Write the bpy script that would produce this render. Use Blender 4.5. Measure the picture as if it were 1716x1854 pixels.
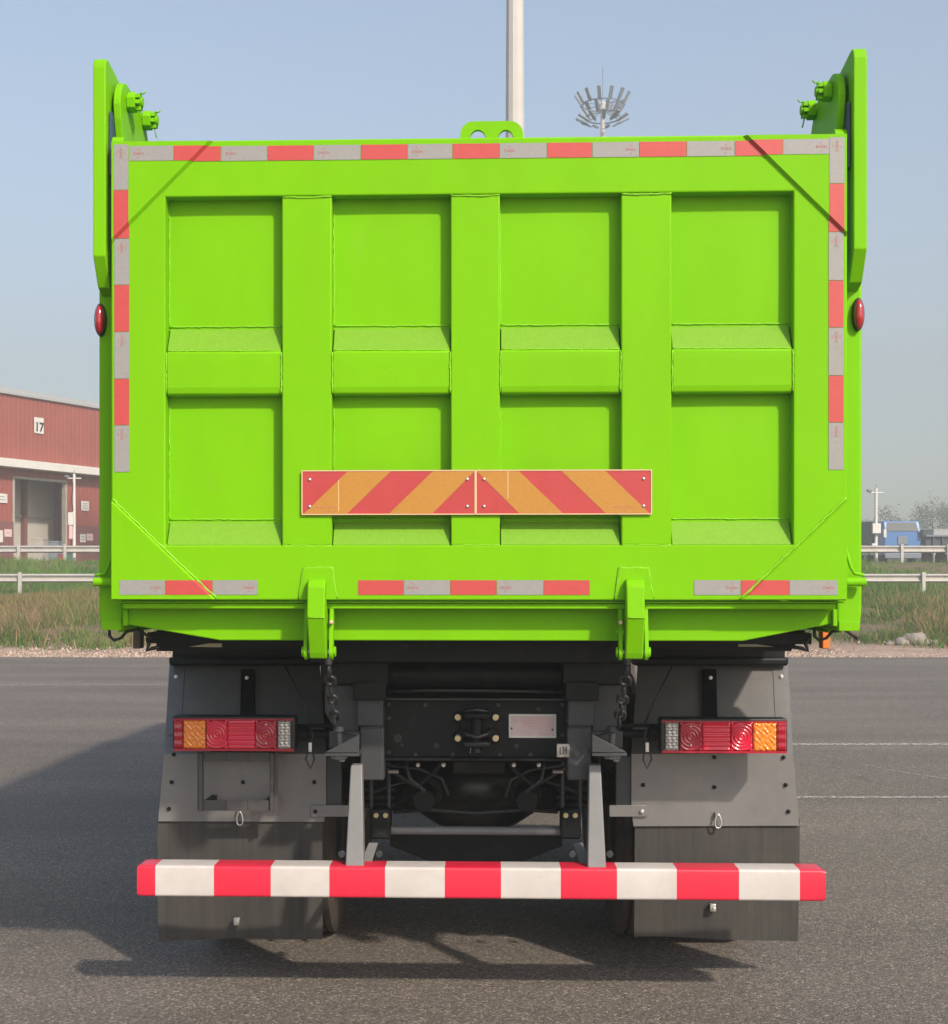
import bpy, bmesh, math, random
import numpy as np
from mathutils import Vector, Matrix

random.seed(7)
rng = np.random.default_rng(11)
for o in list(bpy.data.objects):
    bpy.data.objects.remove(o)
scene = bpy.context.scene
COL = scene.collection

# ------------------------------------------------------------------ camera
F, PX, PY, H = 2562.0, 790.0, 1050.0, 1.54          # focal (photo px), principal point, eye height
cam_data = bpy.data.cameras.new('camera')
cam_data.sensor_width = 36.0
cam_data.lens = F / 1854 * 36.0
cam_data.shift_x = (858 - PX) / 1854
cam_data.shift_y = (PY - 927) / 1854
cam_data.clip_start = 0.05
cam_data.clip_end = 4000
cam = bpy.data.objects.new('camera', cam_data)
COL.objects.link(cam)
cam.location = (0, 0, H)
cam.rotation_euler = (math.radians(90), 0, 0)
scene.camera = cam

# ------------------------------------------------------------------ light
SUN = Vector((0.65, -1.0, 0.90)).normalized()       # towards the sun
elev = math.asin(SUN.z)
azim = math.atan2(SUN.x, SUN.y)
world = bpy.data.worlds.new('World')
scene.world = world
world.use_nodes = True
nt = world.node_tree
nt.nodes.clear()
sky = nt.nodes.new('ShaderNodeTexSky')
sky.sky_type = 'NISHITA'
sky.sun_disc = False
sky.sun_elevation = elev
sky.sun_rotation = azim
sky.air_density = 1.0
sky.dust_density = 2.0
sky.ozone_density = 0.5
bg = nt.nodes.new('ShaderNodeBackground')
bg.inputs['Strength'].default_value = 0.15
wo = nt.nodes.new('ShaderNodeOutputWorld')
nt.links.new(sky.outputs[0], bg.inputs['Color'])
nt.links.new(bg.outputs[0], wo.inputs['Surface'])

sun_data = bpy.data.lights.new('sun', 'SUN')
sun_data.energy = 4.2
sun_data.angle = math.radians(2.0)
sun_data.color = (1.0, 0.90, 0.77)
sun = bpy.data.objects.new('sun', sun_data)
COL.objects.link(sun)
sun.rotation_euler = SUN.to_track_quat('Z', 'Y').to_euler()
sun.location = (20, -30, 30)

vs = scene.view_settings
vs.view_transform = 'Standard'
vs.look = 'None'
vs.gamma = 1.0
vs.exposure = 0.71
vs.use_curve_mapping = False
scene.cycles.volume_bounces = 1
scene.cycles.max_bounces = 8

# ------------------------------------------------------------------ materials
def mat(name, color, rough=0.5, metal=0.0, coat=0.0, bump=0.0, bscale=40.0, vary=0.0, vscale=3.0,
        spec=0.5, vcolor=None, stretch=None, detail=4.0, bdist=0.01, rvary=0.0, trans=0.0):
    m = bpy.data.materials.new(name)
    m.use_nodes = True
    n, l = m.node_tree.nodes, m.node_tree.links
    b = n['Principled BSDF']
    b.inputs['Base Color'].default_value = (*color, 1)
    b.inputs['Roughness'].default_value = rough
    b.inputs['Metallic'].default_value = metal
    b.inputs['Coat Weight'].default_value = coat
    b.inputs['Coat Roughness'].default_value = 0.12
    b.inputs['Specular IOR Level'].default_value = spec
    b.inputs['Transmission Weight'].default_value = trans
    tc = n.new('ShaderNodeTexCoord')
    src = tc.outputs['Object']
    if stretch:
        mp = n.new('ShaderNodeMapping')
        mp.inputs['Scale'].default_value = stretch
        l.new(src, mp.inputs['Vector'])
        src = mp.outputs['Vector']
    if vary > 0:
        ns = n.new('ShaderNodeTexNoise')
        ns.inputs['Scale'].default_value = vscale
        ns.inputs['Detail'].default_value = 8
        ns.inputs['Roughness'].default_value = 0.65
        l.new(src, ns.inputs['Vector'])
        mr = n.new('ShaderNodeMapRange')
        mr.inputs['From Min'].default_value = 0.3
        mr.inputs['From Max'].default_value = 0.7
        l.new(ns.outputs['Fac'], mr.inputs['Value'])
        mx = n.new('ShaderNodeMix')
        mx.data_type = 'RGBA'
        c2 = vcolor if vcolor else tuple(c * (1 - vary) for c in color)
        mx.inputs['A'].default_value = (*color, 1)
        mx.inputs['B'].default_value = (*c2, 1)
        if vcolor:
            mr.inputs['To Max'].default_value = vary
        l.new(mr.outputs['Result'], mx.inputs['Factor'])
        l.new(mx.outputs['Result'], b.inputs['Base Color'])
        if rvary:
            m2 = n.new('ShaderNodeMapRange')
            m2.inputs['From Min'].default_value = 0.3
            m2.inputs['From Max'].default_value = 0.7
            m2.inputs['To Min'].default_value = rough - rvary
            m2.inputs['To Max'].default_value = rough + rvary
            l.new(ns.outputs['Fac'], m2.inputs['Value'])
            l.new(m2.outputs['Result'], b.inputs['Roughness'])
    if bump > 0:
        nb = n.new('ShaderNodeTexNoise')
        nb.inputs['Scale'].default_value = bscale
        nb.inputs['Detail'].default_value = detail
        l.new(src, nb.inputs['Vector'])
        bp = n.new('ShaderNodeBump')
        bp.inputs['Strength'].default_value = bump
        bp.inputs['Distance'].default_value = bdist
        l.new(nb.outputs['Fac'], bp.inputs['Height'])
        l.new(bp.outputs['Normal'], b.inputs['Normal'])
    return m

GREEN = (0.165, 0.45, 0.0012)
M = {}
M['green'] = mat('lime_paint', GREEN, 0.5, bump=0.05, bscale=9, bdist=0.02, vary=0.10, vscale=2.6, stretch=(1.3, 1.3, 0.45), spec=0.10, rvary=0.06)
M['green_rough'] = mat('lime_spatter_sun_offset', (0.158, 0.345, 0.018), 0.6, bump=0.35, bscale=140, bdist=0.003, vary=0.10, vscale=60, spec=0.25)  # rough spatter paint; colour darkened to offset the sun on the slopes
M['weld'] = mat('painted_weld', (0.19, 0.48, 0.005), 0.38, bump=0.7, bscale=160, bdist=0.004, spec=0.45)
M['tape_white'] = mat('tape_white', (0.27, 0.26, 0.25), 0.45, vary=0.12, vscale=90, bump=0.15, bscale=400, bdist=0.001)
M['tape_red'] = mat('tape_red', (0.47, 0.055, 0.052), 0.42, vary=0.10, vscale=30)
M['tape_ink'] = mat('tape_ink', (0.42, 0.12, 0.11), 0.6)
M['board_red'] = mat('board_red', (0.42, 0.04, 0.04), 0.45, vary=0.12, vscale=12)
M['board_amber'] = mat('board_amber', (0.44, 0.20, 0.025), 0.45, vary=0.16, vscale=120)
M['board_edge'] = mat('board_edge', (0.60, 0.40, 0.22), 0.5)
M['rivet'] = mat('zinc_rivet', (0.62, 0.60, 0.57), 0.35, metal=0.8)
M['brass'] = mat('yellow_zinc', (0.62, 0.50, 0.30), 0.42, metal=0.55)
M['bar_red'] = mat('bar_red', (0.62, 0.015, 0.045), 0.42, bump=0.04, bscale=20, vary=0.10, vscale=9, coat=0.1)
M['bar_white'] = mat('bar_white', (0.54, 0.50, 0.475), 0.45, vary=0.6, vscale=7, vcolor=(0.40, 0.365, 0.345), bump=0.05, bscale=20)
M['chassis'] = mat('chassis_grey_paint', (0.05, 0.052, 0.058), 0.45, spec=0.35, vary=0.35, vscale=6, bump=0.08, bscale=40, rvary=0.08)
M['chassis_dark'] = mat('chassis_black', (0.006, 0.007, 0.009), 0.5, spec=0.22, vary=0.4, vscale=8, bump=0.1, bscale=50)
M['holder'] = mat('holder_grey', (0.065, 0.062, 0.062), 0.45, vary=0.3, vscale=9)
M['mudguard'] = mat('mudguard_grey', (0.215, 0.208, 0.205), 0.40, metal=0.35, vary=0.28, vscale=3, bump=0.04, bscale=18, rvary=0.06)
M['light_grey'] = mat('grey_primer', (0.19, 0.187, 0.19), 0.5, vary=0.2, vscale=7, bump=0.06, bscale=40)
M['rubber'] = mat('rubber_flap', (0.078, 0.073, 0.070), 0.75, vary=0.9, vscale=4, vcolor=(0.125, 0.114, 0.105), stretch=(13, 1, 0.5), bump=0.25, bscale=16, bdist=0.004)
M['tyre'] = mat('tyre_rubber', (0.03, 0.028, 0.027), 0.85, vary=0.75, vscale=7, vcolor=(0.13, 0.085, 0.06), bump=0.2, bscale=60)
M['rim'] = mat('rim_steel', (0.05, 0.05, 0.052), 0.5, metal=0.3)
M['axle'] = mat('axle_black', (0.012, 0.012, 0.014), 0.32, spec=0.5, bump=0.05, bscale=30)
M['chain'] = mat('chain_steel', (0.05, 0.05, 0.052), 0.42, metal=0.5, bump=0.2, bscale=90)
M['black'] = mat('black_plastic', (0.012, 0.012, 0.013), 0.5)
M['lens_red'] = mat('lens_red', (0.60, 0.004, 0.035), 0.18, coat=0.5, spec=0.6)
M['lens_red_dark'] = mat('lens_red_dark', (0.36, 0.005, 0.022), 0.18, coat=0.5, spec=0.6)
M['lens_amber'] = mat('lens_amber', (0.72, 0.20, 0.008), 0.18, coat=0.5, spec=0.6)
M['lens_clear'] = mat('lens_clear', (0.36, 0.33, 0.31), 0.12, coat=0.6, metal=0.4)
M['marker'] = mat('marker_lens', (0.33, 0.012, 0.02), 0.12, coat=0.8)
M['plate'] = mat('data_plate', (0.62, 0.50, 0.52), 0.4, vary=0.8, vscale=16, vcolor=(0.52, 0.33, 0.34))
M['sticker'] = mat('sticker', (0.27, 0.25, 0.23), 0.6)
M['chalk'] = mat('chalk', (0.62, 0.62, 0.62), 0.9)
M['shade_navy'] = mat('navy_gap_shade', (0.03, 0.055, 0.11), 0.5)  # colour of the shadowed hole beside the hinge link
M['orange'] = mat('side_reflector', (0.62, 0.16, 0.02), 0.35)
M['beige'] = mat('beige_card', (0.45, 0.42, 0.30), 0.8)
M['rail'] = mat('galvanised_rail', (0.52, 0.49, 0.45), 0.5, metal=0.15, vary=0.2, vscale=2)
M['pole'] = mat('mast_grey', (0.50, 0.47, 0.44), 0.5, vary=0.12, vscale=1.5)
M['lampgrey'] = mat('floodlight_grey', (0.17, 0.20, 0.235), 0.5)
M['shed_red'] = mat('shed_red_cladding', (0.31, 0.075, 0.055), 0.6, vary=0.18, vscale=0.8)
M['shed_dark'] = mat('shed_maroon', (0.20, 0.07, 0.065), 0.65, vary=0.15, vscale=1.0)
M['white'] = mat('white_paint', (0.66, 0.64, 0.60), 0.55, vary=0.08, vscale=2)
M['ink'] = mat('black_ink', (0.02, 0.02, 0.02), 0.6)
M['roof'] = mat('roof_sheet', (0.36, 0.37, 0.38), 0.5)
M['concrete'] = mat('concrete', (0.42, 0.38, 0.33), 0.85, vary=0.2, vscale=2)
M['inwall'] = mat('inner_wall', (0.46, 0.43, 0.37), 0.8, vary=0.1, vscale=1)
M['blue'] = mat('blue_cab', (0.06, 0.17, 0.42), 0.35, coat=0.3)
M['glass'] = mat('windscreen', (0.07, 0.085, 0.085), 0.08, spec=0.9)
M['navy'] = mat('trailer_navy', (0.05, 0.06, 0.085), 0.55)
M['bark'] = mat('bark', (0.10, 0.085, 0.07), 0.9)
M['stone'] = mat('stone', (0.30, 0.26, 0.22), 0.9, vary=0.3, vscale=5, bump=0.4, bscale=12, bdist=0.03)
M['pink'] = mat('notice_pink', (0.66, 0.45, 0.45), 0.7)
M['teal'] = mat('container_green', (0.06, 0.13, 0.11), 0.6)

def add_scuff(m, scale, lo, hi, color, amount, stretch=(1, 1, 1), detail=8):
    n, l = m.node_tree.nodes, m.node_tree.links
    b = n['Principled BSDF']
    inp = b.inputs['Base Color']
    mx = n.new('ShaderNodeMix'); mx.data_type = 'RGBA'
    if inp.is_linked:
        l.new(inp.links[0].from_socket, mx.inputs['A'])
    else:
        mx.inputs['A'].default_value = inp.default_value
    mx.inputs['B'].default_value = (*color, 1)
    tc = n.new('ShaderNodeTexCoord')
    mp = n.new('ShaderNodeMapping'); mp.inputs['Scale'].default_value = stretch
    l.new(tc.outputs['Object'], mp.inputs['Vector'])
    ns = n.new('ShaderNodeTexNoise')
    ns.inputs['Scale'].default_value = scale
    ns.inputs['Detail'].default_value = detail
    ns.inputs['Roughness'].default_value = 0.7
    l.new(mp.outputs['Vector'], ns.inputs['Vector'])
    mr = n.new('ShaderNodeMapRange')
    mr.inputs['From Min'].default_value = lo
    mr.inputs['From Max'].default_value = hi
    mr.inputs['To Max'].default_value = amount
    l.new(ns.outputs['Fac'], mr.inputs['Value'])
    l.new(mr.outputs['Result'], mx.inputs['Factor'])
    l.new(mx.outputs['Result'], inp)
add_scuff(M['bar_white'], 26, 0.64, 0.74, (0.16, 0.13, 0.12), 0.55)
add_scuff(M['bar_white'], 5, 0.50, 0.75, (0.42, 0.36, 0.32), 0.5)
add_scuff(M['bar_red'], 24, 0.66, 0.76, (0.22, 0.02, 0.03), 0.6)
add_scuff(M['green'], 5, 0.60, 0.80, (0.22, 0.36, 0.06), 0.30, (1, 1, 0.5))
add_scuff(M['green'], 60, 0.735, 0.76, (0.05, 0.13, 0.01), 0.7, detail=3)
add_scuff(M['mudguard'], 6, 0.52, 0.75, (0.28, 0.24, 0.20), 0.45, (1, 1, 0.35))
add_scuff(M['mudguard'], 40, 0.66, 0.74, (0.08, 0.075, 0.07), 0.6)
add_scuff(M['rubber'], 3.5, 0.50, 0.80, (0.17, 0.145, 0.12), 0.55)
add_scuff(M['light_grey'], 18, 0.58, 0.72, (0.09, 0.08, 0.075), 0.5)
add_scuff(M['chassis_dark'], 9, 0.55, 0.80, (0.05, 0.042, 0.035), 0.5)
add_scuff(M['tape_white'], 10, 0.55, 0.75, (0.20, 0.19, 0.17), 0.45)
add_scuff(M['shed_red'], 1.1, 0.50, 0.72, (0.20, 0.075, 0.06), 0.5, (1.6, 1.6, 0.25))
add_scuff(M['white'], 2.2, 0.55, 0.75, (0.42, 0.39, 0.34), 0.5, (1, 1, 0.4))
def vcol_mat(name, rough=0.8, spec=0.2):
    m = bpy.data.materials.new(name)
    m.use_nodes = True
    n, l = m.node_tree.nodes, m.node_tree.links
    b = n['Principled BSDF']
    a = n.new('ShaderNodeAttribute')
    a.attribute_name = 'Col'
    l.new(a.outputs['Color'], b.inputs['Base Color'])
    b.inputs['Roughness'].default_value = rough
    b.inputs['Specular IOR Level'].default_value = spec
    return m
M['blade'] = vcol_mat('grass_blade')
M['leaf'] = vcol_mat('leaf')

def asphalt_mat():
    m = bpy.data.materials.new('asphalt')
    m.use_nodes = True
    n, l = m.node_tree.nodes, m.node_tree.links
    b = n['Principled BSDF']
    tc = n.new('ShaderNodeTexCoord')
    v = n.new('ShaderNodeTexVoronoi')
    v.inputs['Scale'].default_value = 125
    l.new(tc.outputs['Object'], v.inputs['Vector'])
    # aggregate stones: a random shade each
    r = n.new('ShaderNodeValToRGB')
    e = r.color_ramp.elements
    e[0].position, e[0].color = 0.0, (0.071, 0.060, 0.050, 1)
    e[1].position, e[1].color = 1.0, (0.345, 0.285, 0.235, 1)
    e2 = r.color_ramp.elements.new(0.55); e2.color = (0.130, 0.109, 0.091, 1)
    e3 = r.color_ramp.elements.new(0.88); e3.color = (0.188, 0.157, 0.130, 1)
    sep = n.new('ShaderNodeSeparateColor')
    l.new(v.outputs['Color'], sep.inputs['Color'])
    l.new(sep.outputs[0], r.inputs['Fac'])
    big = n.new('ShaderNodeTexNoise')
    big.inputs['Scale'].default_value = 0.55
    big.inputs['Detail'].default_value = 6
    mpb = n.new('ShaderNodeMapping')
    mpb.inputs['Scale'].default_value = (0.35, 1.6, 1)
    l.new(tc.outputs['Object'], mpb.inputs['Vector'])
    l.new(mpb.outputs['Vector'], big.inputs['Vector'])
    mr = n.new('ShaderNodeMapRange')
    mr.inputs['From Min'].default_value = 0.3
    mr.inputs['From Max'].default_value = 0.7
    mr.inputs['To Min'].default_value = 0.80
    mr.inputs['To Max'].default_value = 1.18
    l.new(big.outputs['Fac'], mr.inputs['Value'])
    mul = n.new('ShaderNodeMix')
    mul.data_type = 'RGBA'
    mul.blend_type = 'MULTIPLY'
    mul.inputs['Factor'].default_value = 1
    l.new(r.outputs['Color'], mul.inputs['A'])
    l.new(mr.outputs['Result'], mul.inputs['B'])
    # old drips and rubbed-in tyre dust
    st = n.new('ShaderNodeTexNoise')
    st.inputs['Scale'].default_value = 1.7
    st.inputs['Detail'].default_value = 7
    st.inputs['Roughness'].default_value = 0.6
    l.new(tc.outputs['Object'], st.inputs['Vector'])
    sr = n.new('ShaderNodeMapRange')
    sr.inputs['From Min'].default_value = 0.60
    sr.inputs['From Max'].default_value = 0.74
    sr.inputs['To Min'].default_value = 1.0
    sr.inputs['To Max'].default_value = 0.72
    l.new(st.outputs['Fac'], sr.inputs['Value'])
    mu2 = n.new('ShaderNodeMix'); mu2.data_type = 'RGBA'; mu2.blend_type = 'MULTIPLY'
    mu2.inputs['Factor'].default_value = 1
    l.new(mul.outputs['Result'], mu2.inputs['A'])
    l.new(sr.outputs['Result'], mu2.inputs['B'])
    l.new(mu2.outputs['Result'], b.inputs['Base Color'])
    b.inputs['Roughness'].default_value = 0.72
    b.inputs['Specular IOR Level'].default_value = 0.5
    ns = n.new('ShaderNodeTexNoise')
    ns.inputs['Scale'].default_value = 70
    ns.inputs['Detail'].default_value = 5
    l.new(tc.outputs['Object'], ns.inputs['Vector'])
    ad = n.new('ShaderNodeMath')
    ad.operation = 'SUBTRACT'
    l.new(ns.outputs['Fac'], ad.inputs[0])
    l.new(v.outputs['Distance'], ad.inputs[1])
    bp = n.new('ShaderNodeBump')
    bp.inputs['Strength'].default_value = 0.6
    bp.inputs['Distance'].default_value = 0.007
    l.new(ad.outputs[0], bp.inputs['Height'])
    l.new(bp.outputs['Normal'], b.inputs['Normal'])
    return m
M['asphalt'] = asphalt_mat()

def ground_mat():
    m = bpy.data.materials.new('earth_bank')
    m.use_nodes = True
    n, l = m.node_tree.nodes, m.node_tree.links
    b = n['Principled BSDF']
    tc = n.new('ShaderNodeTexCoord')
    ns = n.new('ShaderNodeTexNoise')
    ns.inputs['Scale'].default_value = 1.4
    ns.inputs['Detail'].default_value = 9
    ns.inputs['Roughness'].default_value = 0.7
    l.new(tc.outputs['Object'], ns.inputs['Vector'])
    # sandy verge beside the asphalt, soil and litter under the grass further up
    sx = n.new('ShaderNodeSeparateXYZ')
    l.new(tc.outputs['Object'], sx.inputs[0])
    wob = n.new('ShaderNodeMath'); wob.operation = 'MULTIPLY_ADD'
    wob.inputs[1].default_value = 3.0
    l.new(ns.outputs['Fac'], wob.inputs[0])
    l.new(sx.outputs['Y'], wob.inputs[2])
    mr = n.new('ShaderNodeMapRange')
    mr.inputs['From Min'].default_value = 31.6
    mr.inputs['From Max'].default_value = 34.5
    l.new(wob.outputs[0], mr.inputs['Value'])
    a = n.new('ShaderNodeValToRGB')
    a.color_ramp.elements[0].position = 0.3
    a.color_ramp.elements[0].color = (0.25, 0.165, 0.12, 1)
    a.color_ramp.elements[1].position = 0.68
    a.color_ramp.elements[1].color = (0.42, 0.31, 0.245, 1)
    l.new(ns.outputs['Fac'], a.inputs['Fac'])
    c = n.new('ShaderNodeValToRGB')
    c.color_ramp.elements[0].position = 0.35
    c.color_ramp.elements[0].color = (0.085, 0.080, 0.030, 1)
    c.color_ramp.elements[1].position = 0.7
    c.color_ramp.elements[1].color = (0.20, 0.135, 0.075, 1)
    l.new(ns.outputs['Fac'], c.inputs['Fac'])
    mx = n.new('ShaderNodeMix'); mx.data_type = 'RGBA'
    l.new(mr.outputs['Result'], mx.inputs['Factor'])
    l.new(a.outputs['Color'], mx.inputs['A'])
    l.new(c.outputs['Color'], mx.inputs['B'])
    l.new(mx.outputs['Result'], b.inputs['Base Color'])
    b.inputs['Roughness'].default_value = 0.95
    n2 = n.new('ShaderNodeTexNoise')
    n2.inputs['Scale'].default_value = 9
    n2.inputs['Detail'].default_value = 8
    l.new(tc.outputs['Object'], n2.inputs['Vector'])
    bp = n.new('ShaderNodeBump')
    bp.inputs['Strength'].default_value = 0.9
    bp.inputs['Distance'].default_value = 0.08
    l.new(n2.outputs['Fac'], bp.inputs['Height'])
    l.new(bp.outputs['Normal'], b.inputs['Normal'])
    return m
M['ground'] = ground_mat()
def worn_mat(name, color, lo, hi):
    m = mat(name, color, 0.8)
    n, l = m.node_tree.nodes, m.node_tree.links
    b = n['Principled BSDF']
    tc = n.new('ShaderNodeTexCoord')
    ns = n.new('ShaderNodeTexNoise')
    ns.inputs['Scale'].default_value = 30
    ns.inputs['Detail'].default_value = 6
    l.new(tc.outputs['Object'], ns.inputs['Vector'])
    mr = n.new('ShaderNodeMapRange')
    mr.inputs['From Min'].default_value = lo
    mr.inputs['From Max'].default_value = hi
    l.new(ns.outputs['Fac'], mr.inputs['Value'])
    l.new(mr.outputs['Result'], b.inputs['Alpha'])
    return m
M['marking'] = worn_mat('worn_road_paint', (0.47, 0.455, 0.43), 0.38, 0.66)
M['scuff'] = worn_mat('pale_scuff', (0.36, 0.345, 0.32), 0.34, 0.66)

# ------------------------------------------------------------------ object helpers
def link(o, parent=None):
    COL.objects.link(o)
    if parent is not None:
        o.parent = parent
    return o

def tag(o, label=None, cat=None, group=None, kind=None):
    if label: o['label'] = label
    if cat: o['category'] = cat
    if group: o['group'] = group
    if kind: o['kind'] = kind
    return o

def empty(name, loc, label, cat, group=None, rz=0.0):
    o = bpy.data.objects.new(name, None)
    o.empty_display_size = 0.2
    o.location = loc
    o.rotation_euler = (0, 0, rz)
    link(o)
    return tag(o, label, cat, group)

def copy_tree(o, parent=None):
    c = o.copy()
    COL.objects.link(c)
    c.parent = parent
    for ch in list(o.children):
        copy_tree(ch, c)
    return c

class MB:
    def __init__(self):
        self.bm = bmesh.new()
        self.mi = 0
    def _f(self, vs):
        try:
            f = self.bm.faces.new(vs)
            f.material_index = self.mi
            return f
        except ValueError:
            return None
    def face(self, pts):
        return self._f([self.bm.verts.new(p) for p in pts])
    def loft(self, A, B, caps=True):
        """skin between two equal rings"""
        a = [self.bm.verts.new(p) for p in A]
        b = [self.bm.verts.new(p) for p in B]
        n = len(a)
        for i in range(n):
            self._f([a[i], a[(i + 1) % n], b[(i + 1) % n], b[i]])
        if caps:
            self._f(a[::-1]); self._f(b)
    def box(self, x0, x1, y0, y1, z0, z1):
        self.loft([(x0, y0, z0), (x1, y0, z0), (x1, y1, z0), (x0, y1, z0)],
                  [(x0, y0, z1), (x1, y0, z1), (x1, y1, z1), (x0, y1, z1)])
    def prism_xz(self, pts, y0, y1):
        self.loft([(x, y0, z) for x, z in pts], [(x, y1, z) for x, z in pts])
    def prism_yz(self, pts, x0, x1):
        self.loft([(x0, y, z) for y, z in pts], [(x1, y, z) for y, z in pts])
    def prism_xy(self, pts, z0, z1):
        self.loft([(x, y, z0) for x, y in pts], [(x, y, z1) for x, y in pts])
    def cyl(self, p0, p1, r, n=12, r1=None):
        p0, p1 = Vector(p0), Vector(p1)
        d = (p1 - p0).normalized()
        u = d.orthogonal().normalized()
        w = d.cross(u)
        r1 = r if r1 is None else r1
        ring = lambda p, rr: [p + (u * math.cos(2 * math.pi * i / n) + w * math.sin(2 * math.pi * i / n)) * rr for i in range(n)]
        self.loft(ring(p0, r), ring(p1, r1))
    def tube(self, path, r, n=8, closed=False, radii=None):
        P = [Vector(p) for p in path]
        m = len(P)
        rings = []
        ref = None
        for i in range(m):
            if closed:
                t = P[(i + 1) % m] - P[i - 1]
            else:
                t = P[min(i + 1, m - 1)] - P[max(i - 1, 0)]
            t.normalize()
            if ref is None:
                ref = t.orthogonal().normalized()
            ref = (ref - t * ref.dot(t))
            ref = ref.normalized() if ref.length > 1e-6 else t.orthogonal().normalized()
            w = t.cross(ref)
            rr = radii[i] if radii else r
            rings.append([self.bm.verts.new(P[i] + (ref * math.cos(2 * math.pi * k / n) + w * math.sin(2 * math.pi * k / n)) * rr) for k in range(n)])
        for i in range(m if closed else m - 1):
            a, b = rings[i], rings[(i + 1) % m]
            for k in range(n):
                self._f([a[k], a[(k + 1) % n], b[(k + 1) % n], b[k]])
        if not closed:
            self._f(rings[0][::-1]); self._f(rings[-1])
    def lathe_x(self, prof, c, n=32):
        """prof = list of (x, r) about the x axis through c"""
        rings = []
        for x, r in prof:
            rings.append([self.bm.verts.new((c[0] + x, c[1] + r * math.cos(2 * math.pi * k / n), c[2] + r * math.sin(2 * math.pi * k / n))) for k in range(n)])
        for i in range(len(rings) - 1):
            a, b = rings[i], rings[i + 1]
            for k in range(n):
                self._f([a[k], a[(k + 1) % n], b[(k + 1) % n], b[k]])
        self._f(rings[0][::-1]); self._f(rings[-1])
    def ball(self, c, rx, ry, rz, seg=16, rings=8):
        m = Matrix.Translation(c) @ Matrix.Diagonal((rx, ry, rz, 1))
        r = bmesh.ops.create_uvsphere(self.bm, u_segments=seg, v_segments=rings, radius=1, matrix=m)
        for v in r['verts']:
            for f in v.link_faces:
                f.material_index = self.mi
    def grid(self, fn, nu, nv):
        V = [[self.bm.verts.new(fn(u / nu, v / nv)) for u in range(nu + 1)] for v in range(nv + 1)]
        for v in range(nv):
            for u in range(nu):
                self._f([V[v][u], V[v][u + 1], V[v + 1][u + 1], V[v + 1][u]])
    def build(self, name, material, parent=None, bevel=0.0, smooth=False, seg=2, loc=None, noshare=False):
        bm = self.bm
        bmesh.ops.recalc_face_normals(bm, faces=bm.faces)
        if bevel > 0:
            es = [e for e in bm.edges if len(e.link_faces) == 2 and e.calc_face_angle(0) > 0.5]
            res = bmesh.ops.bevel(bm, geom=es, offset=bevel, segments=seg, affect='EDGES', profile=0.6, clamp_overlap=True)
            for f in res['faces']:
                f.smooth = True
        me = bpy.data.meshes.new(name)
        bm.to_mesh(me)
        bm.free()
        mats = material if isinstance(material, (list, tuple)) else [material]
        for m_ in mats:
            me.materials.append(M[m_] if isinstance(m_, str) else m_)
        if smooth:
            me.shade_smooth()
            if smooth == 'auto':
                me.set_sharp_from_angle(angle=math.radians(40))
        o = bpy.data.objects.new(name, me)
        if loc is not None:
            o.location = loc
        return link(o, parent)

def inst(src, parent, loc, rot=None):
    o = src.copy()
    o.location = loc
    if rot: o.rotation_euler = rot
    return link(o, parent)

def at(px, py, d):
    """world point seen at photo pixel (px,py), d metres ahead of the camera"""
    return Vector(((px - PX) / F * d, d, H - (py - PY) / F * d))

# ------------------------------------------------------------------ truck frame of reference
A = -0.0336
TX, TY = 0.138, 4.6
ca, sa = math.cos(A), math.sin(A)
def tp(px, py, y=0.0):
    """truck-local (x, z) of the photo pixel on the truck's cross plane at local depth y"""
    dx, dz = (px - PX) / F, -(py - PY) / F
    t = (y - sa * TX + ca * TY) / (ca - sa * dx)
    wx, wy = t * dx - TX, t - TY
    return ca * wx + sa * wy, H + t * dz
def lx(px, y=0.0, py=700): return tp(px, py, y)[0]
def lz(py, y=0.0, px=867): return tp(px, py, y)[1]

# ================================================================== SETTING
def build_ground():
    ys = [-60, 27.9, 28.3, 29.5, 31, 33, 35, 37, 39, 41, 43, 45, 47, 49, 51, 53, 55, 57, 59, 61, 64, 70, 90, 120, 160, 220, 300, 420]
    pts = [(-60, -0.12), (28.0, -0.12), (28.3, 0.0), (31, 0.06), (34, 0.22), (40, 0.62), (48, 1.0), (51, 1.06), (60, 2.28), (63, 2.32), (420, 2.34)]
    def zz(y):
        for (a, za), (b, zb) in zip(pts[:-1], pts[1:]):
            if y <= b:
                return za + (zb - za) * (y - a) / (b - a)
        return pts[-1][1]
    xs = [-320, -200, -120, -80, -60] + list(np.arange(-45, 46, 1.5)) + [60, 80, 120, 200, 320]
    m = MB()
    V = []
    for y in ys:
        row = []
        for x in xs:
            n = 0.0
            if 29 < y < 62:
                n = 0.06 * math.sin(x * 0.9 + y) + 0.05 * math.sin(x * 2.3 - y * 1.7)
            row.append(m.bm.verts.new((x, y, zz(y) + n)))
        V.append(row)
    for j in range(len(ys) - 1):
        for i in range(len(xs) - 1):
            m._f([V[j][i], V[j][i + 1], V[j + 1][i + 1], V[j + 1][i]])
    o = m.build('ground', 'ground', smooth=True)
    tag(o, kind='structure')
    return zz
gz = build_ground()
m = MB()
edge = [(x, 28.25 + 0.12 * math.sin(x * 1.3) + 0.08 * math.sin(x * 3.1 + 1)) for x in np.arange(-80, 80.1, 0.5)]
m.prism_xy([(80, -50), (80, 28.2)] + edge[::-1] + [(-80, -50)], -0.06, 0.0)
road = tag(m.build('road', 'asphalt'), kind='structure')
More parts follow.
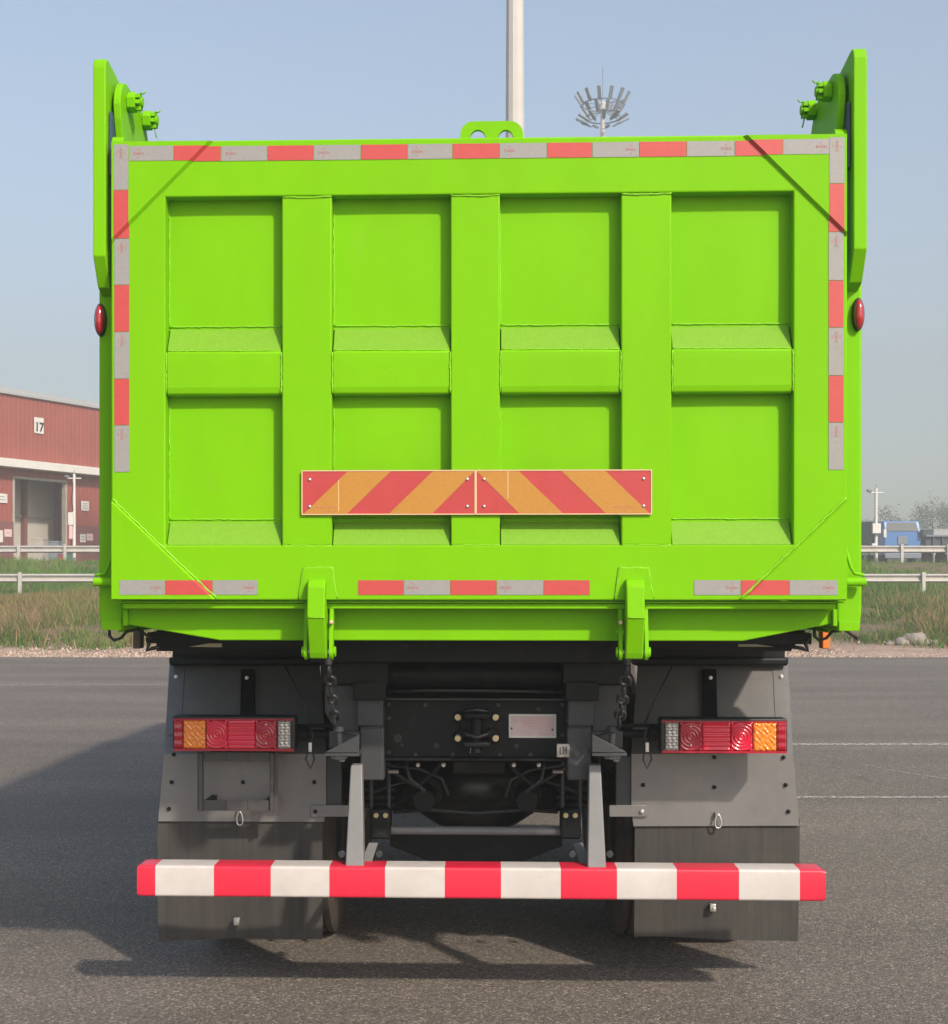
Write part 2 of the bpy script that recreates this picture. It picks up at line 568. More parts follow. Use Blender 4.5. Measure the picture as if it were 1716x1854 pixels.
def marking(x0, x1, y, w, name='road_marking', mt='marking', z=0.004):
    mm = MB()
    n = 24
    top, bot = [], []
    for i in range(n + 1):
        x = x0 + (x1 - x0) * i / n
        j = random.uniform(-0.006, 0.006)
        top.append((x, y + w / 2 + j, z)); bot.append((x, y - w / 2 + j, z))
    for i in range(n):
        mm.face([bot[i], bot[i + 1], top[i + 1], top[i]])
    return mm.build(name, mt, road)
d1, d2, d3 = F * H / (1348 - PY), F * H / (1444 - PY), F * H / (1240 - PY)
marking(2.2, 34, d1, 0.15)
marking(2.2, 34, d2, 0.085)
marking(-30, -2, d3, 0.12, 'old_marking', 'scuff')
for pts_ in ([(1468, 1362), (1560, 1385), (1640, 1400), (1716, 1411)], [(1440, 1344), (1500, 1372), (1570, 1400)]):
    mm = MB()
    P = [Vector((at(x, y, F * H / (y - PY))[0], F * H / (y - PY), 0.004)) for x, y in pts_]
    for a, b in zip(P[:-1], P[1:]):
        mm.face([a + Vector((0, -.03, 0)), b + Vector((0, -.03, 0)), b + Vector((0, .03, 0)), a + Vector((0, .03, 0))])
    mm.build('tyre_scuff', 'scuff', road)

# ------------------------------------------------------------------ grass on the bank (uncountable)
def tri_mesh(name, co, cols, material, label, cat, kind='stuff', parent=None, per=3):
    n = len(co)
    me = bpy.data.meshes.new(name)
    me.vertices.add(n)
    me.vertices.foreach_set('co', co.astype(np.float32).ravel())
    me.loops.add(n)
    me.loops.foreach_set('vertex_index', np.arange(n, dtype=np.int32))
    k = n // per
    me.polygons.add(k)
    me.polygons.foreach_set('loop_start', np.arange(0, n, per, dtype=np.int32))
    me.update(calc_edges=True)
    at_ = me.attributes.new('Col', 'FLOAT_COLOR', 'POINT')
    at_.data.foreach_set('color', np.c_[cols, np.ones(n)].astype(np.float32).ravel())
    me.materials.append(M[material])
    o = bpy.data.objects.new(name, me)
    link(o, parent)
    return tag(o, label, cat, kind=kind)

_W = [(rng.normal(0, 1.0, 2) * s, rng.uniform(0, 6.28), a) for s, a in ((0.5, 1.0), (0.8, .9), (1.3, .8), (1.9, .7), (2.8, .6), (4.0, .5), (5.5, .4), (0.9, .9), (2.2, .6), (3.3, .5))]
def clump(x, y):
    t = sum(a * np.sin(w[0] * x + w[1] * y * 0.8 + p) for w, p, a in _W)
    return np.clip(0.5 + 0.22 * t, 0, 1)
def blades(N, x0, x1, y0, y1, h0, h1, palette, dens, lean=0.35, width=(0.008, 0.022)):
    x = rng.uniform(x0, x1, N); y = rng.uniform(y0, y1, N)
    p = dens(x, y)
    cl = clump(x, y)
    p = p * np.clip(0.40 + 1.5 * (cl - 0.25), 0.30, 1.0)
    keep = rng.uniform(0, 1, N) < p
    x, y, cl = x[keep], y[keep], cl[keep]
    n = len(x)
    z = np.array([gz(v) for v in y]) - 0.03
    h = rng.uniform(h0, h1, n) * (0.35 + 1.3 * cl)
    w = rng.uniform(*width, n)
    a = rng.uniform(0, 2 * np.pi, n)
    lx_, ly_ = rng.normal(0, lean, n) * h, rng.normal(0, lean, n) * h
    co = np.zeros((n, 3, 3))
    co[:, 0] = np.c_[x - w * np.cos(a), y - w * np.sin(a), z]
    co[:, 1] = np.c_[x + w * np.cos(a), y + w * np.sin(a), z]
    co[:, 2] = np.c_[x + lx_, y + ly_, z + h]
    pal = np.array(palette)
    f = 0.2 + 0.75 * clump(x * 0.45 + 31, y * 0.55 + 7) + rng.normal(0, 0.16, n)
    idx = np.clip((f * len(pal)).astype(int), 0, len(pal) - 1)
    c = pal[idx] * rng.uniform(0.65, 1.3, (n, 1))
    cols = np.repeat(c[:, None, :], 3, 1)
    return co.reshape(-1, 3), cols.reshape(-1, 3)
G1 = [(0.055, 0.115, 0.018), (0.075, 0.145, 0.022), (0.10, 0.16, 0.03), (0.15, 0.17, 0.045), (0.23, 0.17, 0.075)]
G2 = [(0.07, 0.16, 0.02), (0.085, 0.19, 0.024), (0.105, 0.20, 0.03), (0.13, 0.19, 0.04)]
DRY = [(0.22, 0.12, 0.075), (0.28, 0.17, 0.10), (0.32, 0.22, 0.13), (0.17, 0.10, 0.06)]
def dens_low(x, y):
    return np.clip((y - 30.6 - 0.8 * np.sin(x * 0.9) - 0.5 * np.sin(x * 2.1 + 1)) / 3.0, 0.0, 1.0)
c1, k1 = blades(420000, -30, 30, 29.8, 49.5, 0.08, 0.27, G1, dens_low)
c2, k2 = blades(150000, -34, 34, 50.3, 61.5, 0.10, 0.30, G2, lambda x, y: np.ones_like(x))
tri_mesh('bank_grass', np.r_[c1, c2], np.r_[k1, k2], 'blade', 'mixed green grass and weeds covering the bank beyond the asphalt', 'grass')
def dens_dry(x, y):
    a = np.exp(-(((x + 10.2) / 1.6) ** 2 + ((y - 34.5) / 3.0) ** 2)) + 0.5 * np.exp(-(((x - 12.5) / 2.5) ** 2 + ((y - 36) / 4) ** 2)) + 0.10
    return np.clip(a, 0, 1) * np.clip((y - 29.2) / 2, 0, 1)
c3, k3 = blades(90000, -26, 26, 29.2, 46, 0.15, 0.50, DRY, dens_dry, lean=0.5, width=(0.006, 0.014))
tri_mesh('dry_grass', c3, k3, 'blade', 'straw brown dead grass along the sandy verge', 'grass')

# loose gravel along the edge of the asphalt (uncountable)
def gravel(n):
    x = rng.uniform(-30, 30, n); y = 28.1 + rng.gamma(1.6, 0.75, n); keep = y < 33.5
    x, y = x[keep], y[keep]; n = len(x)
    z = np.maximum(np.array([gz(v) for v in y]), 0.0)
    r = rng.uniform(0.012, 0.05, n) * rng.uniform(0.5, 1.2, n)
    base = np.array([[1, 0, -.3], [-.5, .87, -.3], [-.5, -.87, -.3], [0, 0, .8]])
    faces = [(0, 1, 3), (1, 2, 3), (2, 0, 3)]
    a = rng.uniform(0, 6.28, n); ca_, sa_ = np.cos(a), np.sin(a)
    P = np.zeros((n, 4, 3))
    for i, b in enumerate(base):
        j = rng.uniform(0.7, 1.3, n)
        P[:, i, 0] = x + r * j * (b[0] * ca_ - b[1] * sa_); P[:, i, 1] = y + r * j * (b[0] * sa_ + b[1] * ca_); P[:, i, 2] = z + r * j * b[2] * 0.8
    co = np.stack([P[:, list(f)] for f in faces], 1).reshape(-1, 3)
    c = np.array([0.36, 0.27, 0.21]) * rng.uniform(0.45, 1.45, (n, 1))
    cols = np.repeat(c[:, None, :], 9, 1).reshape(-1, 3)
    tri_mesh('verge_gravel', co, cols, 'blade', 'pinkish sand and gravel strewn along the asphalt edge', 'gravel')
gravel(26000)
# stones on the verge
def rock(name, c, r, label, grp):
    mm = MB()
    mm.ball((0, 0, 0), r[0], r[1], r[2], 12, 8)
    for v in mm.bm.verts:
        n = v.co.normalized()
        v.co *= 1 + 0.22 * math.sin(n.x * 5 + c[0] * 3) * math.cos(n.z * 4 + c[1]) + random.uniform(-0.06, 0.06)
    o = mm.build(name, 'stone', smooth=True, loc=c)
    o.rotation_euler = (0, 0, random.uniform(0, 3))
    tag(o, label, 'rock', grp)
for px, py, r, lab in ((1655, 1163, (0.34, 0.3, 0.2), 'larger rounded grey rock lying on the sandy verge'),
                       (1634, 1152, (0.24, 0.2, 0.13), 'flat pale rock behind the rounded grey rock'),
                       (1690, 1168, (0.15, 0.13, 0.09), 'small rock beside the rounded grey rock'),
                       (1612, 1170, (0.12, 0.12, 0.07), 'low flat stone at the edge of the dry grass')):
    d = 31.5
    p = at(px, py, d)
    rock('rock', (p.x, d, gz(d) + r[2] * 0.35), r, lab, 'rocks on the verge')

# ------------------------------------------------------------------ guard rails
def guardrail(d, ztop, x0, x1, px_post, step, label):
    root = empty('guardrail', (0, d, gz(d)), label, 'guardrail')
    zb = gz(d)
    xp = (px_post - PX) / F * d
    k0 = math.ceil((x0 - xp) / step)
    xs = []
    while xp + k0 * step <= x1:
        xs.append(xp + k0 * step); k0 += 1
    m_ = MB()
    m_.prism_xy([(-.06, -.19), (.06, -.19), (.06, -.09), (-.06, -.09)], -0.3, ztop - zb + 0.05)
    post = m_.build('post', 'rail', root, bevel=0.008)
    prof = [(-0.0, 0.155), (-0.055, 0.13), (-0.08, 0.10), (-0.055, 0.065), (-0.01, 0.03), (-0.01, -0.03), (-0.055, -0.065), (-0.08, -0.10), (-0.055, -0.13), (-0.0, -0.155)]
    ring = [(y - 0.022, z) for y, z in prof] + [(y - 0.022 + 0.006, z) for y, z in prof[::-1]]
    # panels lap at every second post
    L = 2 * step if step < 3 else step
    m_ = MB()
    m_.prism_yz(ring, -L / 2 - 0.10, L / 2 + 0.10)
    pan = m_.build('rail_panel', 'rail', root, smooth='auto')
    zc = ztop - zb - 0.155
    first = True
    for i, x in enumerate(xs):
        if first:
            post.location = (x, 0, 0); first = False
        else:
            inst(post, root, (x, 0, 0))
    xx = xs[0] + L / 2
    first = True
    k = 0
    while xx < x1:
        loc = (xx, -0.004 * (k % 2), zc)
        if first:
            pan.location = loc; first = False
        else:
            inst(pan, root, loc)
        xx += L; k += 1
guardrail(50.0, at(0, 1039, 50).z, -36, 36, 38, 3.98, 'galvanised guardrail low on the grass bank, widely spaced posts')
guardrail(61.0, at(0, 988, 61).z, -36, 36, 35, 2.0, 'galvanised guardrail higher up the bank, closely spaced posts')

# ------------------------------------------------------------------ red shed (number 17)
SA = Vector(((0 - PX) / F * 72, 72, 0))
SU = Vector((math.sin(math.radians(27)), math.cos(math.radians(27)), 0))
SN = Vector((SU.y, -SU.x, 0))                     # outward (towards the yard)
def shed_sz(px, py):
    q = (px - PX) / F
    s = (q * SA.y - SA.x) / (SU.x - q * SU.y)
    y = SA.y + SU.y * s
    return s, H - (py - PY) / F * y
shed = empty('red_shed', (SA.x, SA.y, 2.3), 'red ribbed steel warehouse numbered 17 with an open doorway', 'building', rz=math.atan2(SU.y, SU.x))
# shed-local axes: x along the wall, y = inwards (left normal), z up; outward is -y
def sl(px, py):
    s, z = shed_sz(px, py)
    return s, z - 2.3
s0, zdoor = sl(25, 866); s1, _ = sl(117, 872)
_, zcan0 = sl(0, 846); _, zcan1 = sl(0, 831)
_, zeave = sl(0, 712)
def ribbed(x0, x1, z0, z1, y, pitch=0.32, depth=0.035):
    mm = MB()
    pts = []
    x = x0
    while x < x1 - 1e-6:
        for fx, fy in ((0, 0), (0.62, 0), (0.70, -depth), (0.92, -depth)):
            if x + fx * pitch <= x1: pts.append((x + fx * pitch, y + fy))
        x += pitch
    pts.append((x1, y))
    back = [(x1, y + 0.06), (x0, y + 0.06)]
    mm.prism_xy(pts + back, z0, z1)
    return mm
ribbed(-14, 45, zcan1, zeave, 0.0).build('upper_cladding', 'shed_red', shed)
ribbed(-14, s0 - 0.12, 0, zcan0 - 0.02, 0.0).build('lower_cladding', 'shed_red', shed)
ribbed(s1 + 0.12, 7.6, 0, zcan0 - 0.02, 0.0).build('lower_cladding', 'shed_red', shed)
ribbed(11.6, 45, 0, zcan0 - 0.02, 0.0).build('lower_cladding', 'shed_red', shed)
ribbed(s0 - 0.12, s1 + 0.12, zdoor + 0.12, zcan0 - 0.02, 0.0).build('lower_cladding', 'shed_red', shed)
ribbed(7.6, 11.6, zdoor + 0.12, zcan0 - 0.02, 0.0).build('lower_cladding', 'shed_red', shed)
m = MB(); m.box(-14, 45, -0.75, 0.02, zcan0, zcan1 - 0.003); m.build('canopy', 'white', shed, bevel=0.02)
m = MB(); m.box(-14, 45, -0.16, 0.10, zeave + 0.003, zeave + 0.2); m.build('eave_trim', 'roof', shed, bevel=0.02)
m = MB(); m.prism_yz([(-0.1, zeave + 0.203), (22, zeave + 3.4), (22, zeave + 3.6), (-0.1, zeave + 0.33)], -14, 45); m.build('roof', 'roof', shed)
for a, b in ((s0, s1), (7.72, 11.48)):
    m = MB()
    m.box(a - 0.12, a, -0.06, 0.2, 0, zdoor + 0.12); m.box(b, b + 0.12, -0.06, 0.2, 0, zdoor + 0.12)
    m.box(a, b, -0.06, 0.2, zdoor, zdoor + 0.12)
    m.build('door_frame', 'concrete', shed)
m = MB(); m.box(-13.9, 44.9, 0.3, 21.9, -0.3, 0.02); m.build('shed_floor', 'concrete', shed)
m = MB(); m.box(-13.9, 44.9, 2.3, 2.4, 0.02, zeave); m.build('partition', 'inwall', shed)
m = MB(); m.box(-14, -13.92, 0.3, 21.9, 0, zeave); m.build('end_wall', 'shed_red', shed)
for x in (s0 + 0.3, s0 + 2.9, s0 + 5.5):
    m = MB(); m.box(x, x + 0.22, 2.0, 2.28, 0.02, zeave); m.build('column', 'shed_dark', shed)
for z in (0.9, 2.6):
    m = MB(); m.box(-13.8, 44.8, 2.19, 2.28, z, z + 0.12); m.build('girt', 'concrete', shed)
for xa, xb in ((-14, s0 - 0.12), (s1 + 0.5, 7.5)):
    m = MB(); m.box(xa, xb, -0.09, -0.045, 0, sl(8, 944)[1]); m.build('plinth_panel', 'shed_dark', shed)
def notice(px0, py0, px1, py1, mt='white', off=0.06, name='notice', lines=0):
    a, z1_ = sl(px0, py0); b, z0_ = sl(px1, py1)
    mm = MB(); mm.box(a, b, -off - 0.02, -off, z0_, z1_)
    o = mm.build(name, mt, shed)
    if lines:
        mm = MB()
        for i in range(lines):
            z = z1_ - (z1_ - z0_) * (i + 1) / (lines + 1)
            t = (z1_ - z0_) * 0.06
            xa = a + (b - a) * 0.2
            while xa < a + (b - a) * 0.75:
                xb = xa + (b - a) * random.uniform(0.06, 0.14)
                mm.box(xa, xb, -off - 0.026, -off - 0.021, z - t, z + t)
                xa = xb + (b - a) * 0.05
        mm.build('faint_lines', 'lampgrey', shed)
    return a, b, z0_, z1_
a, b, z0_, z1_ = notice(60, 755, 77, 786, name='number_sign', off=0.055)
def text_mesh(txt, size, depth=0.004):
    cu = bpy.data.curves.new('t', 'FONT')
    cu.body = txt; cu.size = size; cu.align_x = 'CENTER'; cu.align_y = 'CENTER'; cu.extrude = depth
    cu.offset = size * 0.03
    ob = bpy.data.objects.new('t', cu)
    COL.objects.link(ob)
    dg = bpy.context.evaluated_depsgraph_get()
    me = bpy.data.meshes.new_from_object(ob.evaluated_get(dg))
    bpy.data.objects.remove(ob)
    return me
me = text_mesh('17', (z1_ - z0_) * 0.80)
me.materials.clear(); me.materials.append(M['ink'])
o = bpy.data.objects.new('number_lettering', me); link(o, shed)
o.location = ((a + b) / 2 + 0.02, -0.082, (z0_ + z1_) / 2 - 0.1); o.rotation_euler = (math.radians(90), 0, 0)
notice(-8, 893, 11, 911, lines=2)
notice(145, 907, 159, 925, lines=3)
notice(5, 958, 18, 972, 'pink', off=0.10, lines=1)
notice(-9, 960, 2, 982, off=0.10)
notice(142, 967, 152, 982, off=0.10, lines=2)
notice(154, 966, 165, 979, 'pink', off=0.10, lines=1)

# clutter behind the upper rail in front of the shed
def crate(px0, py0, px1, py1, d, depth, mt, name, label, cat, slats=True):
    p, q = at(px0, py0, d), at(px1, py1, d)
    w, h = q.x - p.x, p.z - q.z
    zb = gz(d)
    root = empty(name, ((p.x + q.x) / 2, d + depth / 2, zb), label, cat)
    mm = MB()
    hh = p.z - zb
    mm.box(-w / 2, w / 2, -depth / 2, depth / 2, 0.08, hh)
    mm.build('body', mt, root, bevel=0.02)
    mm = MB()
    mm.box(-w / 2 - 0.02, w / 2 + 0.02, -depth / 2 - 0.02, depth / 2 + 0.02, hh - 0.06, hh + 0.02)
    mm.build('lid', mt, root, bevel=0.01)
    mm = MB()
    mm.box(-w / 2, -w / 2 + 0.1, -depth / 2, depth / 2, 0, 0.08); mm.box(w / 2 - 0.1, w / 2, -depth / 2, depth / 2, 0, 0.08)
    mm.build('skid', 'bark', root)
    return root
crate(57, 975, 78, 1020, 68, 0.9, 'concrete', 'cable_cabinet', 'beige cabinet with a dark panel standing before the open doorway', 'cabinet')
crate(85, 980, 104, 1020, 69, 0.9, 'lampgrey', 'grey_bin', 'grey bin standing before the open doorway', 'bin')
crate(105, 1004, 117, 1016, 64.5, 0.5, 'shed_red', 'red_drum', 'low red box standing on the grass behind the upper rail', 'box')
crate(119, 1000, 131, 1018, 64.5, 0.5, 'teal', 'green_bin', 'dark green bin beside the low red box', 'bin')

# ------------------------------------------------------------------ slim camera poles
def camera_pole(px, ytop, ybase, d, label, sign, mirror=1):
    p = at(px, ytop, d)
    zb = gz(d) - 0.05
    root = empty('camera_pole', (p.x, d, zb), label, 'pole')
    h = p.z - zb
    s = d / F
    mm = MB(); mm.cyl((0, 0, 0), (0, 0, h), 3 * s, 12, 2.4 * s); mm.build('pole', 'white', root, smooth='auto')
    mm = MB(); mm.box(-13 * s, 13 * s, -.04, .04, h - 9 * s, h - 7 * s); mm.build('crossarm', 'white', root, bevel=0.01)
    mm = MB(); mm.prism_xz([(-16 * s, h - 6 * s), (-9 * s, h - 6.5 * s), (-9 * s, h - 3 * s), (-16 * s, h - 2.4 * s)], -.12, .12)
    mm.build('camera_housing', 'lampgrey', root, bevel=0.01)
    mm = MB(); mm.cyl((0, 0, h), (0, 0, h + 8 * s), 0.5 * s, 6); mm.build('antenna', 'lampgrey', root)
    if sign:
        x0, x1, y0, y1 = sign
        mm = MB(); mm.box((x0 - px) * s, (x1 - px) * s, -.22, -.08, h - (y1 - ytop) * s, h - (y0 - ytop) * s)
        mm.build('equipment_box', 'white', root, bevel=0.015)
    return root, h, s
r_, h_, s_ = camera_pole(134, 858, 1020, 61.6, 'white camera pole with cable loop standing before the red shed', (125, 135, 928, 951))
mm = MB(); mm.tube([(-2 * s_ + 1.2 * s_ * math.sin(t * 0.9), -.12, h_ - 14 * s_ - t * 6 * s_) for t in np.linspace(0, 9, 24)], 0.018, 6); mm.build('cable', 'black', r_, smooth=True)
mm = MB(); mm.box(-7 * s_, -1 * s_, -.22, -.08, h_ - 118 * s_, h_ - 94 * s_); mm.build('lower_box', 'pink', r_, bevel=0.01)
r_, h_, s_ = camera_pole(1586, 884, 1010, 61.6, 'white camera pole with a square box near the blue truck', (1577, 1592, 948, 966))
mm = MB(); mm.box(-10 * s_, -1 * s_, -.25, -.02, h_ - 104 * s_, h_ - 100 * s_); mm.build('step_plate', 'white', r_)

# ------------------------------------------------------------------ high masts
def near_mast():
    d = 45.0
    x = at(932, 0, d).x
    root = empty('high_mast', (x, d, gz(d) - 0.1), 'tall pale grey polygonal light mast rising straight behind the tailgate', 'light mast')
    mm = MB(); mm.cyl((0, 0, 0), (0, 0, 33), 0.385, 12, 0.20); mm.build('shaft', 'pole', root)
    mm = MB(); mm.cyl((0, 0, -0.05), (0, 0, 0.08), 0.6, 16); mm.build('base_plate', 'pole', root)
    mm = MB(); mm.box(-0.13, 0.13, -0.395, -0.36, 0.5, 1.5); mm.build('access_door', 'pole', root)
    crown(root, 33, 1.7, 9, 8)
def crown(root, z, R, n1, n2):
    mm = MB(); mm.cyl((0, 0, z - 0.25), (0, 0, z + 0.2), 0.30, 12); mm.cyl((0, 0, z + 0.2), (0, 0, z + 0.45), 0.30, 12, 0.1)
    mm.build('winch_head', 'pole', root)
    mm = MB(); mm.cyl((0, 0, z + 0.4), (0, 0, z + 3.0), 0.03, 6); mm.build('lightning_rod', 'lampgrey', root)
    for zz_, rr in ((z + 0.18, R * 0.76), (z - 0.80, R * 0.66)):
        mm = MB(); mm.tube([(rr * math.cos(t), rr * math.sin(t), zz_) for t in np.linspace(0, 2 * math.pi, 28, endpoint=False)], 0.05, 6, closed=True)
        mm.build('ring', 'lampgrey', root, smooth=True)
        for k in range(6):
            t = k * math.pi / 3 + 0.3
            mm = MB(); mm.cyl((0.1 * math.cos(t), 0.1 * math.sin(t), zz_ + (0 if zz_ > z else 0.5)), (rr * math.cos(t), rr * math.sin(t), zz_), 0.03, 6)
            mm.build('spoke', 'lampgrey', root)
    mm = MB()
    mm.prism_yz([(-0.05, -0.45), (0.06, -0.45), (0.09, 0.45), (-0.07, 0.45)], -0.13, 0.13)
    mm.cyl((0, 0, -.45), (0, 0.0, -.60), 0.05, 8)
    fl = mm.build('floodlight', 'lampgrey', root, bevel=0.02)
    first = True
    for zz_, rr, n, tilt, ph in ((z + 0.55, R * 0.92, n1 + 1, 30, .22), (z - 0.22, R * 0.70, n2, 34, .5), (z - 0.95, R * 0.80, n2, 62, .15)):
        for k in range(n):
            t = 2 * math.pi * (k + ph) / n
            loc = (rr * math.cos(t), rr * math.sin(t), zz_)
            rot = (math.radians(-tilt), 0, t - math.pi / 2)
            if first:
                fl.location = loc; fl.rotation_euler = rot; first = False
            else:
                inst(fl, root, loc, rot)
near_mast()
dfar = 105.0
pfar = at(1091, 194, dfar)
fm = empty('high_mast', (pfar.x, dfar, 2.25), 'distant light mast with a crown of floodlights against the sky', 'light mast')
mm = MB(); mm.cyl((0, 0, 0), (0, 0, pfar.z - 2.25), 0.42, 12, 0.15); mm.build('shaft', 'pole', fm)
crown(fm, pfar.z - 2.25, 1.95, 12, 11)

# ------------------------------------------------------------------ far side: blue truck, trailers, trees
def blue_truck():
    d = 78.0
    s = d / F
    xc = at(1634, 0, d).x
    zb = gz(d)
    root = empty('cab_truck', (xc, d, zb), 'blue cab-over truck parked beyond the upper guardrail', 'truck')
    zr = at(0, 943, d).z - zb
    w = 33 * s
    zw = zr - 19 * s
    mm = MB()
    mm.prism_yz([(0.0, 0.55), (0.02, zw), (0.25, zr), (1.7, zr), (1.8, 0.55)], -w, w)
    mm.build('cab', 'blue', root, bevel=0.06)
    mm = MB(); mm.loft([(-w + .12, -0.012, zw + .02), (w - .12, -0.012, zw + .02), (w - .2, 0.212, zr - .07), (-w + .2, 0.212, zr - .07)],
                       [(-w + .12, 0.03, zw + .02), (w - .12, 0.03, zw + .02), (w - .2, 0.25, zr - .07), (-w + .2, 0.25, zr - .07)])
    mm.build('windscreen', 'glass', root)
    mm = MB(); mm.box(-9 * s, 9 * s, -0.04, 0.0, zw - 24 * s, zw - 9 * s); mm.build('grille', 'lampgrey', root, bevel=0.02)
    for sx in (-1, 1):
        mm = MB(); mm.box(sx * (w + 0.02) - 0.08, sx * (w + 0.02) + 0.08, -0.2, -0.1, zw - 0.35, zw + 0.1); mm.build('mirror', 'white' if sx < 0 else 'black', root, bevel=0.02)
        mm = MB(); mm.box(sx * w * 0.75 - 0.16, sx * w * 0.75 + 0.16, -0.04, 0.02, 0.75, 0.95); mm.build('headlight', 'lens_clear', root, bevel=0.02)
        mm = MB(); mm.lathe_x([(-.13, .1), (-.13, .42), (-.1, .46), (.1, .46), (.13, .42), (.13, .1)], (sx * (w - .2), .9, .46), 24); mm.build('wheel', 'tyre', root, smooth='auto')
    mm = MB(); mm.box(-w, w, -0.1, 0.1, 0.4, 0.7); mm.build('front_bumper', 'lampgrey', root, bevel=0.04)
    mm = MB(); mm.box(-w - .08, w + .08, 1.9, 7.5, 0.95, zr + 0.05); mm.build('cargo_box', 'teal', root, bevel=0.03)
blue_truck()
def trailer(px0, px1, py, d, mt, label, ln=7.0):
    p, q = at(px0, py, d), at(px1, py, d)
    zb = gz(d)
    root = empty('box_trailer', ((p.x + q.x) / 2, d, zb), label, 'trailer')
    w = (q.x - p.x) / 2; h = p.z - zb
    mm = ribbed(-w, w, 0.9, h, 0.0, 0.55, 0.12); mm.build('front_panel', mt, root)
    mm = MB(); mm.box(-w, w, 0.062, 2.6, 0.9, h - 0.004); mm.build('body', mt, root)
    mm = MB(); mm.box(-w - .05, w + .05, -0.2, 2.65, h, h + 0.12); mm.build('top_rail', 'lampgrey', root, bevel=0.02)
    for x in (-w * .7, -w * .2, w * .2, w * .7):
        mm = MB(); mm.lathe_x([(-.2, .1), (-.2, .45), (.2, .45), (.2, .1)], (x, 1.2, .45), 20); mm.build('wheel', 'tyre', root, smooth='auto')
trailer(1676, 1775, 972, 84, 'navy', 'dark navy ribbed trailer parked beside the blue truck')
trailer(1520, 1598, 945, 96, 'teal', 'dark green container body behind the white camera pole')
crate(1690, 958, 1720, 985, 96, 2.0, 'roof', 'site_hut', 'small pale hut half hidden behind the navy trailer', 'hut')

def tree(px, ytop, d, spread, label, n=2400, seed=1, sparse=1.0):
    r = np.random.default_rng(seed)
    x = at(px, 0, d).x
    zb = gz(d)
    zt = at(px, ytop, d).z - zb
    root = empty('far_tree', (x, d, zb), label, 'tree', 'trees along the far side of the yard')
    mm = MB()
    tips = []
    mm.tube([(0, 0, 0), (0.08, 0, zt * 0.35), (0.0, 0.05, zt * 0.7), (0.05, 0, zt * 0.97)], 0.1, 7, radii=[0.16, 0.12, 0.08, 0.02])
    for k in range(16):
        z0 = zt * r.uniform(0.3, 0.85)
        a = r.uniform(0, 2 * np.pi)
        L = spread * r.uniform(0.5, 1.0) * (1.15 - 0.5 * z0 / zt)
        e = (L * math.cos(a), L * math.sin(a), min(z0 + L * r.uniform(0.4, 1.0), zt))
        mm.tube([(0, 0, z0), (e[0] * 0.5, e[1] * 0.5, z0 + (e[2] - z0) * 0.6), e], 0.04, 5, radii=[0.05, 0.035, 0.012])
        tips += [e, (e[0] * 0.65, e[1] * 0.65, z0 + (e[2] - z0) * 0.7)]
    tips.append((0, 0, zt * 0.95))
    mm.build('trunk', 'bark', root, smooth=True)
    T = np.array(tips)
    ci = r.integers(0, len(T), n)
    cen = T[ci] + r.normal(0, spread * 0.16 * sparse, (n, 3))
    u = r.normal(0, 1, (n, 3)); u /= np.linalg.norm(u, axis=1, keepdims=True)
    v = np.cross(u, r.normal(0, 1, (n, 3))); v /= np.linalg.norm(v, axis=1, keepdims=True)
    sz = r.uniform(0.07, 0.19, (n, 1))
    co = np.stack([cen - u * sz, cen + v * sz * 0.6, cen + u * sz, cen - v * sz * 0.6], 1).reshape(-1, 3)
    base = np.array([0.065, 0.095, 0.045]) * r.uniform(0.6, 1.4, (n, 1))
    cols = np.repeat(base[:, None, :], 4, 1).reshape(-1, 3)
    o = tri_mesh('crown', co, cols, 'leaf', None, None, kind=None, parent=root, per=4)
tree(1612, 918, 206, 2.72, 'thin half bare tree rising behind the blue truck', 1300, 3, 1.2)
tree(1688, 903, 214, 3.84, 'tallest open crowned tree behind the navy trailer', 2600, 5)
tree(1655, 935, 210, 2.56, 'short wispy tree between the blue truck and the tallest tree', 1100, 8, 1.3)
tree(1722, 925, 208, 3.52, 'bushy tree at the outer end of the navy trailer', 2400, 9)
tree(1575, 948, 219, 2.88, 'low tree behind the white camera pole', 1800, 12)
tree(1480, 935, 219, 3.84, 'spreading tree hidden behind the green truck bed', 1800, 14)
def bush(px, ytop, d, rx, label, seed):
    r = np.random.default_rng(seed)
    n = 2600
    x = at(px, 0, d).x; zb = gz(d); h = at(px, ytop, d).z - zb
    th = r.uniform(0, 2 * np.pi, n); ph = np.arccos(r.uniform(-0.1, 1, n)); rad = r.uniform(0.55, 1.0, n) * (1 + 0.2 * np.sin(3 * th + 2 * ph))
    cen = np.c_[rx * rad * np.sin(ph) * np.cos(th), 1.2 * rad * np.sin(ph) * np.sin(th), h * 0.95 * rad * np.cos(ph)]
    u = r.normal(0, 1, (n, 3)); u /= np.linalg.norm(u, axis=1, keepdims=True)
    v = np.cross(u, r.normal(0, 1, (n, 3))); v /= np.linalg.norm(v, axis=1, keepdims=True)
    sz = r.uniform(0.1, 0.28, (n, 1))
    co = np.stack([cen - u * sz, cen + v * sz * 0.6, cen + u * sz, cen - v * sz * 0.6], 1).reshape(-1, 3)
    base = np.array([0.05, 0.085, 0.04]) * r.uniform(0.6, 1.4, (n, 1))
    o = tri_mesh('bush', co, np.repeat(base[:, None, :], 4, 1).reshape(-1, 3), 'leaf', label, 'bush', kind=None, per=4)
    o.location = (x, d, zb); o['group'] = 'bushes along the far side of the yard'
bush(1702, 950, 170, 5.2, 'wide dark bush behind the navy trailer', 21)
bush(1590, 962, 175, 4.6, 'low bush beside the camera pole with the square box', 22)
bush(1650, 957, 178, 4.0, 'rounded bush directly behind the blue truck', 23)

